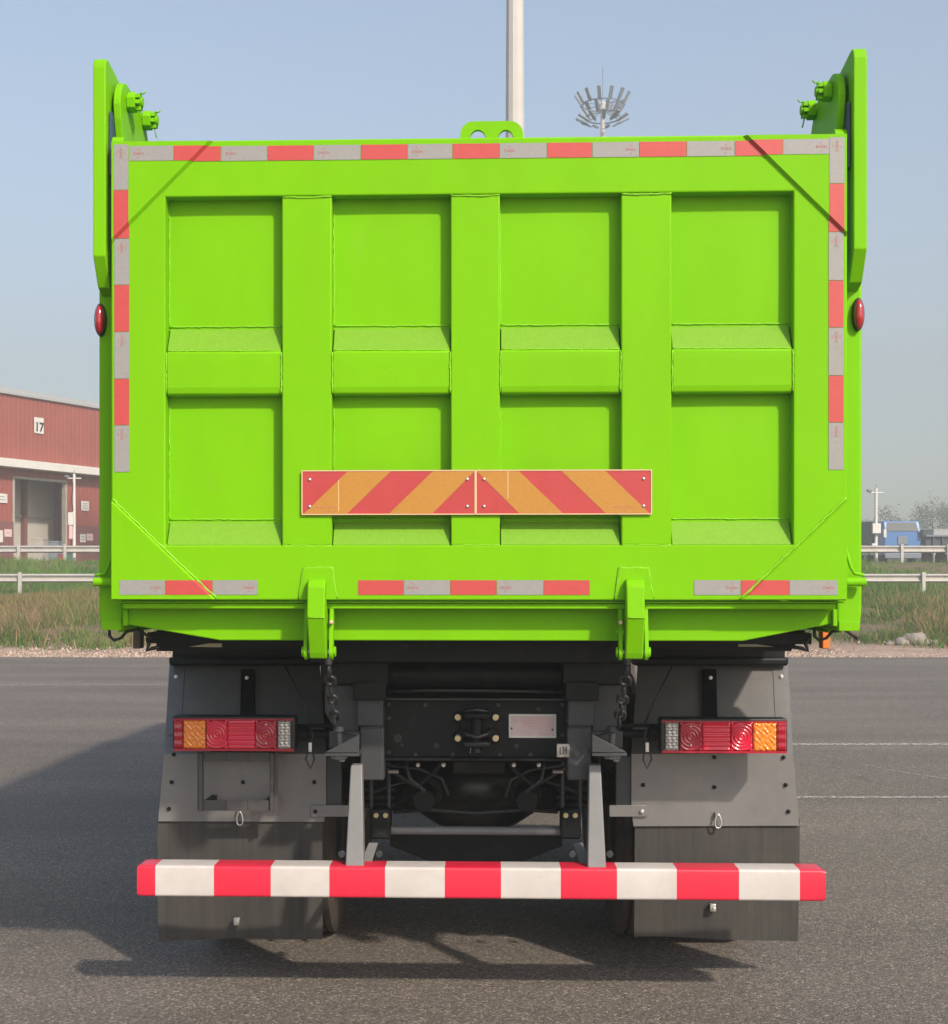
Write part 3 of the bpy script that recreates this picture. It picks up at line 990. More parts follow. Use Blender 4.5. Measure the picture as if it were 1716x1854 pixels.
# ================================================================== THE DUMP TRUCK
T = empty('dump_truck', (TX, TY, 0), 'lime green dump truck seen from behind, tailgate closed, red and white rear bar', 'dump truck', rz=A)
D = 0.058                                           # tailgate recess depth
zt, zr0 = lz(249), lz(351)
zsl1b, zsl1f, zmr0 = lz(585), lz(633), lz(713)
zsl2b, zsl2f, zbt = lz(940), lz(987), lz(1087)
xl, xr = lx(201), lx(1534)
xil, xir = lx(299), lx(1437)
posts_x = [(lx(510), lx(600)), (lx(816), lx(905)), (lx(1125), lx(1216))]
cells_x = [(xil, posts_x[0][0]), (posts_x[0][1], posts_x[1][0]), (posts_x[1][1], posts_x[2][0]), (posts_x[2][1], xir)]

# tailgate frame: one continuous ring
m = MB()
o4 = [(xl, zbt), (xr, zbt), (xr, zt), (xl, zt)]
i4 = [(xil, zsl2f), (xir, zsl2f), (xir, zr0), (xil, zr0)]
DB = D + 0.03
V = {}
for nm, ring, y in (('of', o4, 0.0), ('if', i4, 0.0), ('ob', o4, DB), ('ib', i4, DB)):
    V[nm] = [m.bm.verts.new((x, y, z)) for x, z in ring]
for i in range(4):
    j = (i + 1) % 4
    m._f([V['of'][i], V['of'][j], V['if'][j], V['if'][i]])
    m._f([V['ob'][i], V['ib'][i], V['ib'][j], V['ob'][j]])
    m._f([V['of'][i], V['ob'][i], V['ob'][j], V['of'][j]])
    m._f([V['if'][i], V['if'][j], V['ib'][j], V['ib'][i]])
TG = m.build('tailgate', 'green', T, bevel=0.006)

def bead(path, r=0.0035, name='weld_bead', parent=TG, jit=0.0012, step=0.012):
    """irregular painted weld along a polyline"""
    P = [Vector(p) for p in path]
    pts = []
    for a, b in zip(P[:-1], P[1:]):
        k = max(2, int((b - a).length / step))
        for i in range(k):
            q = a.lerp(b, i / k)
            pts.append(q + Vector((random.uniform(-jit, jit), random.uniform(-jit, jit) * .5, random.uniform(-jit, jit))))
    pts.append(P[-1])
    mm = MB()
    mm.tube(pts, r, 6, radii=[0.8 * r * random.uniform(0.65, 1.25) for _ in pts])
    return mm.build(name, 'weld', parent, smooth=True)

for a, b in posts_x:
    m = MB(); m.box(a, b, 0.004, D + 0.005, zsl2f - 0.0, zr0 + 0.0); m.build('post', 'green', TG, bevel=0.005)
    bead([(a, 0.003, zr0 - 0.004), ((a + b) / 2, 0.003, zr0 - 0.006), (b, 0.003, zr0 - 0.003)], 0.004)
    bead([(a, 0.003, zsl2f), (b, 0.003, zsl2f)], 0.003)
ins = 0.006
for a, b in cells_x:
    # middle cross rail: sloped top, flat face with rounded lower lip
    m = MB()
    m.prism_yz([(D + 0.004, zsl1b), (0.012, zsl1f + 0.003), (0.006, zsl1f - 0.006), (0.005, zsl1f - 0.03), (0.005, zmr0 + 0.025), (0.009, zmr0 + 0.006), (0.016, zmr0), (D + 0.004, zmr0)], a + 0.004, b - 0.004)
    m.build('cross_rail', 'green', TG, bevel=0.003)
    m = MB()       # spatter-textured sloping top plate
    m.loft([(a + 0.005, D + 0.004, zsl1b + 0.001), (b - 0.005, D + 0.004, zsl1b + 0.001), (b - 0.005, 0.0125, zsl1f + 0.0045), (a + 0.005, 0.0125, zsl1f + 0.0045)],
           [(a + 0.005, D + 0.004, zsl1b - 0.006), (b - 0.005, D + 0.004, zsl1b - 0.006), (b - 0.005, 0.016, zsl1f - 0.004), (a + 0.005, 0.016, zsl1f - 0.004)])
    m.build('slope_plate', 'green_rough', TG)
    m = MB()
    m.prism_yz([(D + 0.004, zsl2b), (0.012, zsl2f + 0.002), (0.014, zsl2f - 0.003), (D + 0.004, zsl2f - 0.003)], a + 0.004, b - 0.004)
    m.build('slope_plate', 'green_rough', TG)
    bead([(a + .004, D - .002, zsl1b + .003), (b - .004, D - .002, zsl1b + .003)], 0.0032)
    bead([(a + .004, D - .002, zsl2b + .003), (b - .004, D - .002, zsl2b + .003)], 0.003)
    bead([(a + .006, 0.010, zsl1f + .002), (b - .006, 0.010, zsl1f + .002)], 0.0028)
    bead([(a + .002, 0.004, zsl1f - .004), (a + .002, 0.004, zmr0 + .004)], 0.0036)
    bead([(b - .002, 0.004, zsl1f - .004), (b - .002, 0.004, zmr0 + .004)], 0.0036)
    bead([(a + .002, D - .001, zr0 - .003), (a + .002, D - .001, zsl1b)], 0.003)
    bead([(a + .002, D - .001, zmr0 - .003), (a + .002, D - .001, zsl2b)], 0.003)
    for z0_, z1_ in ((zsl1b - 0.01, zr0 + 0.01), (zsl2b - 0.01, zmr0 + 0.01)):
        m = MB()
        # thin sheet with the faint oil-canning of pressed steel
        def fn(u, v, a=a, b=b, z0_=z0_, z1_=z1_):
            bow = 0.004 * math.sin(math.pi * u) * math.sin(math.pi * v)
            return (a - 0.005 + (b - a + 0.01) * u, D - bow, z0_ + (z1_ - z0_) * v)
        m.grid(fn, 10, 10)
        m.build('panel', 'green', TG, smooth=True)
m = MB(); m.box(xl + 0.02, xr - 0.02, DB + 0.002, DB + 0.008, zbt + 0.02, zt - 0.02); m.build('backing_sheet', 'green', TG)

# corner gussets with a chamfered diagonal edge; tapes are laid over them
GT, GW = 0.011, 0.009
def diag(p, q, corner):
    (ax, az), (bx, bz) = tp(*p), tp(*q)
    n = Vector((bz - az, ax - bx)).normalized()
    cx, cz = tp(*corner)
    if (cx - ax) * n[0] + (cz - az) * n[1] < 0: n = -n
    return ax, az, n[0], n[1]
DG = [diag((380, 262), (206, 438), (206, 260)), diag((1349, 250), (1527, 424), (1527, 250)),
      diag((206, 906), (386, 1078), (206, 1080)), diag((1531, 902), (1347, 1078), (1530, 1078))]
def sd(g, x, z): return (x - g[0]) * g[2] + (z - g[1]) * g[3]
def ydepth(x, z):
    return -GT * max(max(0.0, min(1.0, sd(g, x, z) / GW)) for g in DG)
def clip(poly, g, off, keep_pos):
    out = []
    n = len(poly)
    for i in range(n):
        p, q = poly[i], poly[(i + 1) % n]
        a, b = sd(g, *p) - off, sd(g, *q) - off
        if not keep_pos: a, b = -a, -b
        if a >= -1e-9: out.append(p)
        if (a > 1e-9 and b < -1e-9) or (a < -1e-9 and b > 1e-9):
            t = a / (a - b)
            out.append((p[0] + (q[0] - p[0]) * t, p[1] + (q[1] - p[1]) * t))
    return out
def split(poly):
    pieces = [poly]
    for g in DG:
        for off in (0.0, GW):
            nx = []
            for pc in pieces:
                for k in (True, False):
                    c = clip(pc, g, off, k)
                    if len(c) >= 3: nx.append(c)
            pieces = nx
    return pieces
def area(p):
    return abs(sum(p[i][0] * p[(i + 1) % len(p)][1] - p[(i + 1) % len(p)][0] * p[i][1] for i in range(len(p)))) / 2
e_ = 0.004
frame_poly = [(xl + e_, zbt + e_), (xr - e_, zbt + e_), (xr - e_, zt - e_), (xl + e_, zt - e_)]
for gi, g in enumerate(DG):
    m = MB()
    for pc in (clip(frame_poly, g, 0.0, True),):
        for part in (clip(pc, g, GW, False), clip(pc, g, GW, True)):
            if len(part) < 3: continue
            m.loft([(x, ydepth(x, z) - 0.0005, z) for x, z in part], [(x, 0.003, z) for x, z in part])
    m.build('gusset', 'green', TG)
    pc = clip(frame_poly, g, 0.0, True)
    dl = [p for p in pc if abs(sd(g, *p)) < 1e-6]
    if len(dl) >= 2:
        a, b = dl[0], dl[1]
        ex = 0.05 if gi < 2 else 0.0
        u = Vector((b[0] - a[0], b[1] - a[1])).normalized()
        if gi >= 2:
            bead([(a[0], -0.003, a[1]), (b[0], -0.003, b[1])], 0.0048, jit=0.0015)
        else:
            bead([(a[0] + u[0] * .05, 0.001, a[1] + u[1] * .05), (b[0] - u[0] * .05, 0.001, b[1] - u[1] * .05)], 0.0022, jit=0.0008)

# reflective tape, segment by segment
def ink_marks(m, cx, cz, s, vert):
    """blurred print: a row of small strokes with a dot either side"""
    def q(x0, x1, z0, z1):
        pts = [(x0, z0), (x1, z0), (x1, z1), (x0, z1)]
        if vert: pts = [(-z, x) for x, z in pts][::1]
        P = [(cx + x, cz + z) for x, z in pts]
        m.face([(x, ydepth(x, z) - 0.0026, z) for x, z in P])
    m.mi = 1
    w = 0.030 * s
    for k in range(4):
        x = -w / 2 + k * w / 3.4
        q(x, x + 0.0018, -0.004 * s, 0.004 * s)
        if k % 2 == 0:
            q(x, x + 0.0065, 0.0028 * s, 0.0042 * s); q(x, x + 0.006, -0.0042 * s, -0.0028 * s)
        else:
            q(x, x + 0.0065, -0.0008, 0.0008); q(x + 0.005, x + 0.0066, -0.004 * s, 0.0)
    for z in (-0.0125, 0.0125):
        q(-0.0025, 0.0025, z * s - 0.0016, z * s + 0.0016)
    m.mi = 0
def tape(x0, x1, z0, z1, red, mark=None, vert=False):
    m = MB()
    for pc in split([(x0, z0), (x1, z0), (x1, z1), (x0, z1)]):
        if area(pc) < 1e-8: continue
        m.face([(x, ydepth(x, z) - 0.0018, z) for x, z in pc])
    if mark is not None and not red:
        if vert: ink_marks(m, (x0 + x1) / 2, z1 - (z1 - z0) * mark, 1.0, True)
        else: ink_marks(m, x0 + (x1 - x0) * mark, (z0 + z1) / 2, 1.0, False)
    m.build('reflective_tape', ['tape_red' if red else 'tape_white', 'tape_ink'], TG)
gap = 0.0009
TH = lz(260) - lz(287)
xs = [235, 315, 400, 484, 568, 653, 738, 819, 904, 990, 1072, 1157, 1243, 1330, 1416, 1500]
for i in range(15):
    a, b = lx(xs[i], 0, 270), lx(xs[i + 1], 0, 270)
    tape(a + gap, b - gap, lz(287), lz(260), i % 2 == 1, 0.2 if i < 10 else 0.82)
yl = [263, 346, 432, 516, 601, 686, 770, 855]
yr = [250, 334, 420, 508, 593, 680, 765, 851]
for k in range(7):
    z1_, z0_ = tp(220, yl[k])[1], tp(220, yl[k + 1])[1]
    tape(lx(207), lx(234), z0_ + gap, z1_ - gap, k % 2 == 1, 0.2, True)
    z1_, z0_ = tp(1513, yr[k])[1], tp(1513, yr[k + 1])[1]
    tape(lx(1500), lx(1527), z0_ + gap, z1_ - gap, k % 2 == 1, 0.2, True)
for xs, r0 in (([217, 300, 385, 467], 0), ([648, 731, 815, 899, 984, 1068], 1), ([1256, 1341, 1428, 1515], 0)):
    for i in range(len(xs) - 1):
        tape(lx(xs[i], 0, 1063) + gap, lx(xs[i + 1], 0, 1063) - gap, lz(1077), lz(1050.5), (i + r0) % 2 == 1, 0.8 if r0 == 0 else 0.18)

# lifting eye on the top edge
m = MB()
YE = 0.035
xa, xb = lx(833, YE, 248), lx(947, YE, 248)
zz0, zz1 = zt - 0.004, lz(219.5, YE)
R1 = 0.044
pts = [(xa, zz0), (xa, zt + .002)]
for k in range(9):
    t = math.pi - k / 8 * math.pi / 2
    pts.append((xa + R1 + R1 * math.cos(t), zz1 - R1 + R1 * math.sin(t)))
for k in range(9):
    t = math.pi / 2 - k / 8 * math.pi / 2
    pts.append((xb - R1 + R1 * math.cos(t), zz1 - R1 + R1 * math.sin(t)))
pts += [(xb, zt + .002), (xb, zz0)]
for c0, c1 in ((901, 930), (850, 880)):
    a, b = lx(c1, YE, 248), lx(c0, YE, 248)
    r_ = (a - b) / 2; cx = (a + b) / 2
    pts.append((a, zz0))
    for k in range(11):
        t = k / 10 * math.pi
        pts.append((cx + r_ * math.cos(t), zt + 0.003 + 1.25 * r_ * math.sin(t)))
    pts.append((b, zz0))
m.prism_xz(pts, YE, YE + 0.018)
m.build('lifting_eye', 'green', TG)

# warning boards
def board(x0p, x1p, sgn):
    x0, x1 = lx(x0p, 0, 890), lx(x1p, 0, 890)
    z0_, z1_ = lz(931), lz(852)
    yb = -0.004
    m = MB(); m.box(x0, x1, yb - 0.001, 0.002, z0_, z1_)
    b = m.build('warning_board', 'board_red', T)
    b['label'] = 'red and amber diagonal striped board'
    m = MB()
    t = 0.0018
    m.box(x0 - .001, x1 + .001, yb - .003, yb - .0012, z1_ - t, z1_ + t); m.box(x0 - .001, x1 + .001, yb - .003, yb - .0012, z0_ - t, z0_ + t)
    m.box(x0 - t, x0 + t, yb - .003, yb - .0012, z0_ + t, z1_ - t); m.box(x1 - t, x1 + t, yb - .003, yb - .0012, z0_ + t, z1_ - t)
    m.build('edging', 'board_edge', b)
    hgt = z1_ - z0_
    w = x1 - x0
    # amber stripes at 45 degrees
    for u0 in (0.012, 0.505):
        a0 = u0 * w
        wd = 0.25 * w
        pts = [(a0, 0), (a0 + wd, 0), (a0 + wd + hgt, hgt), (a0 + hgt, hgt)]
        pts = [(min(max(p[0], 0.002), w - 0.002), p[1]) for p in pts]
        if sgn < 0: pts = [(w - p[0], p[1]) for p in pts][::-1]
        m = MB(); m.prism_xz([(x0 + p[0], z0_ + 0.0025 + p[1] * (hgt - 0.005) / hgt) for p in pts], yb - 0.0018, yb - 0.0012)
        m.build('amber_stripe', 'board_amber', b)
    m = MB()
    a = x0 + w * 0.21 if sgn > 0 else x0 + w * 0.18
    m.box(a, a + 0.0025, yb - 0.0022, yb - 0.0012, z0_ + 0.01 if sgn > 0 else z0_ + 0.05, z1_ - 0.03 if sgn > 0 else z1_ - 0.003)
    m.build('seam', 'board_edge', b)
    m = MB()
    a = x0 + (0.08 * w if sgn > 0 else 0.78 * w)
    m.box(a, a + 0.010, yb - 0.0024, yb - 0.0019, z0_ + 0.021, z0_ + 0.0245)
    for k in range(10): m.box(a + 0.014 + k * 0.0052, a + 0.0175 + k * 0.0052, yb - 0.0024, yb - 0.0019, z0_ + 0.0215, z0_ + 0.024)
    m.box(a + 0.038, a + 0.044, yb - 0.0024, yb - 0.0019, z0_ + 0.008, z0_ + 0.0115)
    m.build('small_print', 'tape_ink', b)
    for sx in (0.045, 0.955):
        for zz_ in (0.18, 0.8):
            m = MB(); m.ball((x0 + sx * w, yb - 0.002, z0_ + zz_ * hgt), 0.0055, 0.004, 0.0055, 10, 6)
            m.build('rivet', 'rivet', b, smooth=True)
board(547, 860, 1)
board(862, 1179, -1)

# ------------------------------------------------------------------ bed
YS = 0.105                                           # rear sill plane
BL = 5.4
xol, xor = lx(175, YS, 900), lx(1563, YS, 900)
zp0 = lz(1142, YS)                                   # pillar foot
zs0 = lz(1160, YS)
ztop = zt + 0.03
BED = None
m = MB()
# hollow body: floor, side walls, front wall
zf = zs0 + 0.14
m.box(xol + 0.02, xol + 0.07, 0.30, BL, zf - 0.12, ztop)
m.box(xor - 0.07, xor - 0.02, 0.30, BL, zf - 0.12, ztop)
m.box(xol + 0.07, xor - 0.07, BL - 0.05, BL, zf - 0.12, ztop + 0.2)
m.box(xol + 0.07, xor - 0.07, 0.30, BL - 0.05, zf - 0.1, zf)
BED = m.build('dump_body', 'green', T, bevel=0.006)
for sx in (-1, 1):
    xo = xol if sx < 0 else xor
    for k in range(9):
        y = 0.5 + k * 0.55
        m = MB(); m.box(min(xo, xo - sx * 0.018), max(xo, xo - sx * 0.018), y, y + 0.12, zf - 0.1, ztop - 0.02); m.build('side_rib', 'green', BED, bevel=0.006)
    m = MB(); m.box(min(xo, xo - sx * 0.08), max(xo, xo - sx * 0.08), 0.3, BL, ztop, ztop + 0.06); m.build('top_rail', 'green', BED, bevel=0.008)
# rear sill with tapered ends
m = MB()
zst = lz(1092, YS)
pts = [tp(226, 1130, YS), (lx(398, YS, 1160), zs0), (lx(1345, YS, 1160), zs0), tp(1513, 1128, YS), (lx(1513, YS, 1100), zst), (lx(226, YS, 1100), zst)]
m.prism_xz(pts, YS, YS + 0.2)
m.build('rear_sill', 'green', BED, bevel=0.004)
# lip under the tailgate and seal
m = MB(); m.box(xl + 0.008, xr - 0.008, 0.012, YS + 0.05, zst + 0.002, zbt - 0.004); m.build('sill_lip', 'green', BED, bevel=0.004)
m = MB(); m.box(xl + 0.03, xr - 0.03, 0.025, YS - 0.002, zst - 0.018, zst + 0.001); m.build('seal_strip', 'green', BED, bevel=0.004)
for px0, px1 in ((222, 231), (1508, 1516)):
    m = MB(); m.box(lx(px0, YS - .02, 1110), lx(px1, YS - .02, 1110), YS - 0.02, YS + 0.1, lz(1133, YS), zst - 0.02); m.build('sill_end_plate', 'green', BED, bevel=0.003)
# rear pillars
for sx in (-1, 1):
    xo = lx(175, 0.09, 900) if sx < 0 else lx(1564, 0.09, 900)
    xi = lx(219, 0.09, 1120) if sx < 0 else lx(1519, 0.09, 1120)
    xo2 = lx(178, 0.09, 1140) if sx < 0 else lx(1561, 0.09, 1140)
    m = MB()
    zm = lz(1100, 0.09)
    zsh = lz(520, 0.09)
    P = [(xo2, lz(1142, 0.09)), (xi, lz(1142, 0.09)), (xi, zm), (xi, ztop), (xo, ztop), (xo, zm)]
    m.prism_xz(P, 0.115, 0.32)
    pil = m.build('rear_pillar', 'green', BED, bevel=0.008)
    # bottom doubler plate
    m = MB(); zd = lz(1124, 0.1)
    m.box(min(xo2, xi) + 0.004, max(xo2, xi) - 0.004, 0.108, 0.114, lz(1142, 0.1), zd); m.build('foot_plate', 'green', BED, bevel=0.002)
    # tall hinge ear: thick plate whose foot tapers into the pillar
    zA, zB, zC = (lz(104, 0, 180), lz(463, 0, 180), lz(524, .06, 180)) if sx < 0 else (tp(1557, 84)[1], tp(1557, 450)[1], tp(1557, 514, .06)[1])
    if sx < 0: zA, zB, zC = tp(180, 103)[1], tp(180, 463)[1], tp(180, 524, .06)[1]
    xa, xb = (lx(168, 0, 200), lx(191, 0, 200)) if sx < 0 else (lx(1545.5, 0, 200), lx(1570, 0, 200))
    m = MB()
    m.prism_yz([(0.0, zB), (0.0, zA - 0.035), (0.006, zA - 0.012), (0.02, zA), (0.05, zA - 0.001), (0.20, zA - 0.025), (0.44, zA - 0.11), (0.48, zA - 0.3), (0.45, zB), (0.36, zC - .1), (0.075, zC), (0.06, zC + 0.004)], xa, xb)
    ear = m.build('hinge_ear', 'green', T, bevel=0.004)
    # hinge link plate just inboard, with two castellated pins
    zq = tp(219, 146, .10)[1] if sx < 0 else tp(1518, 128, .10)[1]
    x_in = xb if sx < 0 else xa
    s_ = -sx
    def X(v): return x_in + s_ * v
    m = MB()
    y0 = 0.05
    prof = []
    for k in range(9):
        t = math.pi * 0.98 - k / 8 * math.pi * 0.48
        prof.append((y0 + 0.09 + 0.09 * math.cos(t), zq - 0.10 + 0.10 * math.sin(t)))
    prof += [(y0 + 0.28, zq - 0.012), (y0 + 0.36, zq - 0.06), (y0 + 0.47, zq - 0.2), (y0 + 0.48, zt - 0.25), (y0 + 0.13, zt - 0.25), (y0 + 0.055, zt - 0.03), (y0 + 0.01, zq - 0.14)]
    m.prism_yz(prof, min(X(0.012), X(0.036)), max(X(0.012), X(0.036)))
    m.build('hinge_link', 'green', ear, bevel=0.003)
    m = MB(); m.prism_yz([(y0 - 0.022, zt - 0.1), (y0 - 0.018, zq - 0.125), (y0 + 0.09, zq - 0.135), (y0 + 0.09, zt - 0.1)], min(X(0.004), X(0.0115)), max(X(0.004), X(0.0115))); m.build('gap_shade', 'shade_navy', ear)  # dark piece painting the shade in the gap between ear and link
    nutz = ((182, 217) if sx < 0 else (162, 198))
    for yy, zz_ in ((y0 + 0.10, tp(235 if sx < 0 else 1500, nutz[0], .13)[1]), (y0 + 0.32, tp(262 if sx < 0 else 1475, nutz[1], .36)[1])):
        m = MB(); m.cyl((X(0.0365), yy, zz_), (X(0.066), yy, zz_), 0.034, 6)
        nut = m.build('castle_nut', 'green', ear, bevel=0.003)
        m = MB()
        for k in range(6):
            t = math.pi / 3 * k + 0.26
            c = (X(0.074), yy + 0.023 * math.cos(t), zz_ + 0.023 * math.sin(t))
            m.box(c[0] - 0.008, c[0] + 0.008, c[1] - 0.006, c[1] + 0.006, c[2] - 0.006, c[2] + 0.006)
        m.cyl((X(0.06), yy, zz_), (X(0.088), yy, zz_), 0.016, 12)
        m.build('nut_crown', 'green', ear)
        m = MB(); m.tube([(X(0.076), yy, zz_ + 0.034), (X(0.076), yy, zz_ - 0.034), (X(0.082), yy, zz_ - 0.06)], 0.0025, 6)
        m.tube([(X(0.078), yy, zz_ + 0.03), (X(0.092), yy - .01, zz_ + 0.026), (X(0.10), yy - .01, zz_ + 0.034)], 0.0025, 6)
        m.build('split_pin', 'green', ear, smooth=True)
        m = MB(); m.cyl((X(0.002), yy, zz_), (X(-0.047), yy, zz_), 0.03, 16); m.build('pin_shaft', 'green', ear, smooth='auto')
    # small round cap on tailgate top corner
    m = MB(); m.cyl((X(0.012), 0.06, zt + 0.004), (X(0.05), 0.06, zt + 0.004), 0.028, 16); m.build('hinge_boss', 'green', ear, smooth='auto')
    # bolt heads down the outer face
    for py in (243, 284, 300 + 15, 342):
        z = tp(180, py)[1]
        m = MB(); m.ball((xa - 0.001 if sx < 0 else xb + 0.001, 0.06, z), 0.006, 0.01, 0.010, 10, 6); m.build('side_bolt', 'green', ear, smooth=True)
    # oval red marker lamp on the pillar
    cx, cz = tp(181, 579, 0.1) if sx < 0 else tp(1554, 569, 0.1)
    ml = tag(MB().build('marker_lamp', 'black', T))
    bpy.data.objects.remove(ml)
    m = MB()
    ring = [(cx + 0.0195 * math.cos(t), cz + 0.054 * math.sin(t) * (1 + 0.02 * math.cos(4 * t))) for t in np.linspace(0, 2 * math.pi, 28, endpoint=False)]
    m.prism_xz(ring, 0.095, 0.118)
    ml = m.build('marker_lamp', 'black', T, bevel=0.003)
    m = MB(); m.ball((cx, 0.096, cz), 0.0165, 0.020, 0.049, 20, 14); m.build('marker_lens', 'marker', ml, smooth=True)
    # tailgate pivot pin and keeper plate low on the pillar
    zpn = tp(185 if sx < 0 else 1551, 1053.5, 0.07)[1]
    xo_, xi_ = (lx(169, .07, 1053), lx(203, .07, 1053)) if sx < 0 else (lx(1568, .07, 1053), lx(1532, .07, 1053))
    m = MB(); m.cyl((xo_, 0.075, zpn), (xi_, 0.075, zpn), 0.0145, 16); m.build('pivot_pin', 'green', T, bevel=0.002)
    m = MB()
    path = [(xi_ - sx * 0.0, tp(198 if sx < 0 else 1537, 990, .08)[1]), (xi_ + sx * 0.018, zpn + 0.05), (xi_ + sx * 0.03, zpn + 0.028), (xi_ + sx * 0.062, zpn + 0.022)]
    m.tube([(x, 0.085, z) for x, z in path], 0.006, 8); m.build('keeper_rod', 'green', T, smooth=True)
    # black wire hook and bits under the pillar
    px = 208 if sx < 0 else 1490
    x0_, z0_ = tp(px, 1146, 0.2)
    m = MB(); m.tube([(x0_ - .025, .22, z0_ + .02), (x0_ - .024, .22, z0_ - .012), (x0_ - .008, .22, z0_ - .026), (x0_ + .016, .22, z0_ - .018), (x0_ + .035, .22, z0_ + .004), (x0_ + .075, .22, z0_ + .012), (x0_ + .12, .22, z0_ - .02)], 0.0055, 8)
    m.build('rubber_hook', 'black', T, smooth=True)
    x0_, z0_ = tp(266 if sx < 0 else 1462, 1170, 0.25)
    m = MB(); m.tube([(x0_, .25, z0_ + .03), (x0_ - sx * .006, .25, z0_ + .005), (x0_ + sx * .0, .25, z0_ - .016), (x0_ - sx * .016, .25, z0_ - .008), (x0_ - sx * .05, .25, z0_ - .002)], 0.007, 8)
    m.build('rubber_hook', 'black', T, smooth=True)
    xr_, zr_ = tp(247 if sx < 0 else 1496, 1155, 0.6)
    m = MB(); m.box(xr_ - .014, xr_ + .014, 0.6, 0.66, zr_ - .04, zr_ + .05); m.build('side_reflector', 'bark' if sx < 0 else 'orange', T, bevel=0.004)

# hidden front of the truck: cab and chassis, so that light and shadow are right
m = MB()
m.prism_yz([(BL + 0.15, 1.5), (BL + 0.15, 3.05), (BL + 1.9, 3.0), (BL + 2.2, 1.9), (BL + 2.3, 1.4)], xol + 0.04, xor - 0.04)
cab = m.build('cab', 'green', T, bevel=0.06)

# ------------------------------------------------------------------ lock arms and chains
def lock_arm(px_c, sx):
    cx = lx(px_c, -0.04, 1120)
    hw = 0.029
    z0_, z1_, z2_, z3_ = lz(1049, -.04), lz(1062, -.05), lz(1118, -.05), lz(1193, 0)
    # doubler plate on the tailgate
    m = MB()
    zc0, zc1 = lz(1086), lz(1028)
    m.loft([(cx - 0.062, -0.001, zc0), (cx + 0.062, -0.001, zc0), (cx + 0.048, -0.001, zc1), (cx - 0.048, -0.001, zc1)],
           [(cx - 0.062, 0.003, zc0), (cx + 0.062, 0.003, zc0), (cx + 0.048, 0.003, zc1), (cx - 0.048, 0.003, zc1)])
    m.bm.verts.ensure_lookup_table()
    for v in m.bm.verts:
        if v.co.y < 0: v.co.y = -0.006
    m.build('lock_plate', 'green', T, bevel=0.003)
    bead([(cx - 0.062, -0.003, zc0 + .004), (cx - 0.048, -0.003, zc1), (cx + 0.048, -0.003, zc1), (cx + 0.062, -0.003, zc0 + .004)], 0.004, parent=TG)
    m = MB()
    prof = [(-0.004, z0_), (-0.03, z0_), (-0.05, z1_), (-0.062, z2_), (-0.012, z3_ + 0.02), (0.0, z3_), (0.05, z3_), (0.06, z2_ - .02), (-0.004, lz(1088))]
    m.prism_yz(prof, cx - hw, cx + hw)
    arm = m.build('lock_arm', 'green', T, bevel=0.005)
    bead([(cx - hw, -0.063, z2_), (cx + hw, -0.063, z2_)], 0.0025, parent=arm)
    zc = lz(1181, 0.0)
    for s in (-1, 1):
        m = MB()
        x0_, x1_ = cx + s * (hw + 0.006), cx + s * (hw + 0.019)
        pr = []
        for k in range(13):
            t = math.pi + k / 12 * math.pi
            pr.append((0.025 + 0.026 * math.cos(t), zc + 0.026 * math.sin(t)))
        pr += [(0.04, zc + 0.06), (0.075, zc + 0.16), (0.03, zc + 0.16), (0.01, zc + 0.07)]
        m.prism_yz(pr, min(x0_, x1_), max(x0_, x1_)); m.build('side_cheek', 'green', arm, bevel=0.002)
        m = MB(); m.cyl((x1_, 0.025, zc), (x1_ + s * 0.008, 0.025, zc), 0.017, 14); m.build('pin_head', 'green', arm, bevel=0.002)
    m = MB(); m.cyl((cx - hw - .02, 0.025, zc), (cx + hw + .02, 0.025, zc), 0.009, 10); m.build('pin', 'rivet', arm)
    xb_ = cx - sx * (-(hw + 0.012))
    xb_ = cx + (hw + 0.014) * (1 if sx < 0 else -1)
    m = MB(); zb_ = lz(1127); m.cyl((xb_, 0.02, zb_), (xb_, 0.0, zb_), 0.008, 6); m.cyl((xb_, 0.0, zb_), (xb_, -0.012, zb_), 0.005, 8)
    m.build('bolt', 'brass', arm, bevel=0.001)
    # chain from the arm down to the bracket
    pts = [(595, 1203), (601, 1252), (607, 1312)] if sx < 0 else [(1136, 1203), (1128, 1252), (1120, 1312)]
    P0 = Vector((tp(*pts[0], .12)[0], .12, tp(*pts[0], .12)[1]))
    P1 = Vector((tp(*pts[2], .45)[0], .45, tp(*pts[2], .45)[1]))
    ch = MB(); ch.cyl(P0 + Vector((0, 0, .03)), P0 + Vector((0, 0, -.0)), 0.012, 10)
    chain = ch.build('chain', 'chain', T)
    n = 7
    link_l = (P1 - P0).length / n
    for k in range(n):
        c = P0.lerp(P1, (k + .5) / n) + Vector((0, 0.05 * math.sin(math.pi * (k + .5) / n) * 0.4, -0.015 * math.sin(math.pi * (k + .5) / n)))
        dirv = (P1 - P0).normalized()
        side = Vector((1, 0, 0)) if k % 2 else dirv.cross(Vector((1, 0, 0))).normalized()
        side = (side - dirv * side.dot(dirv)).normalized()
        if k % 2: side = (side + 0.25 * dirv.cross(side)).normalized()
        hl, hw_ = link_l * 0.36, 0.0135
        path = []
        for t in np.linspace(0, 2 * math.pi, 18, endpoint=False):
            a = hl * (1 if math.cos(t) > 0 else -1) * 0.62 + hw_ * math.cos(t) * 1.1
            path.append(c + dirv * a + side * hw_ * 1.25 * math.sin(t))
        mm = MB(); mm.tube(path, 0.0058, 8, closed=True); mm.build('chain_link', 'chain', chain, smooth=True)
lock_arm(573, -1)
lock_arm(1150, 1)

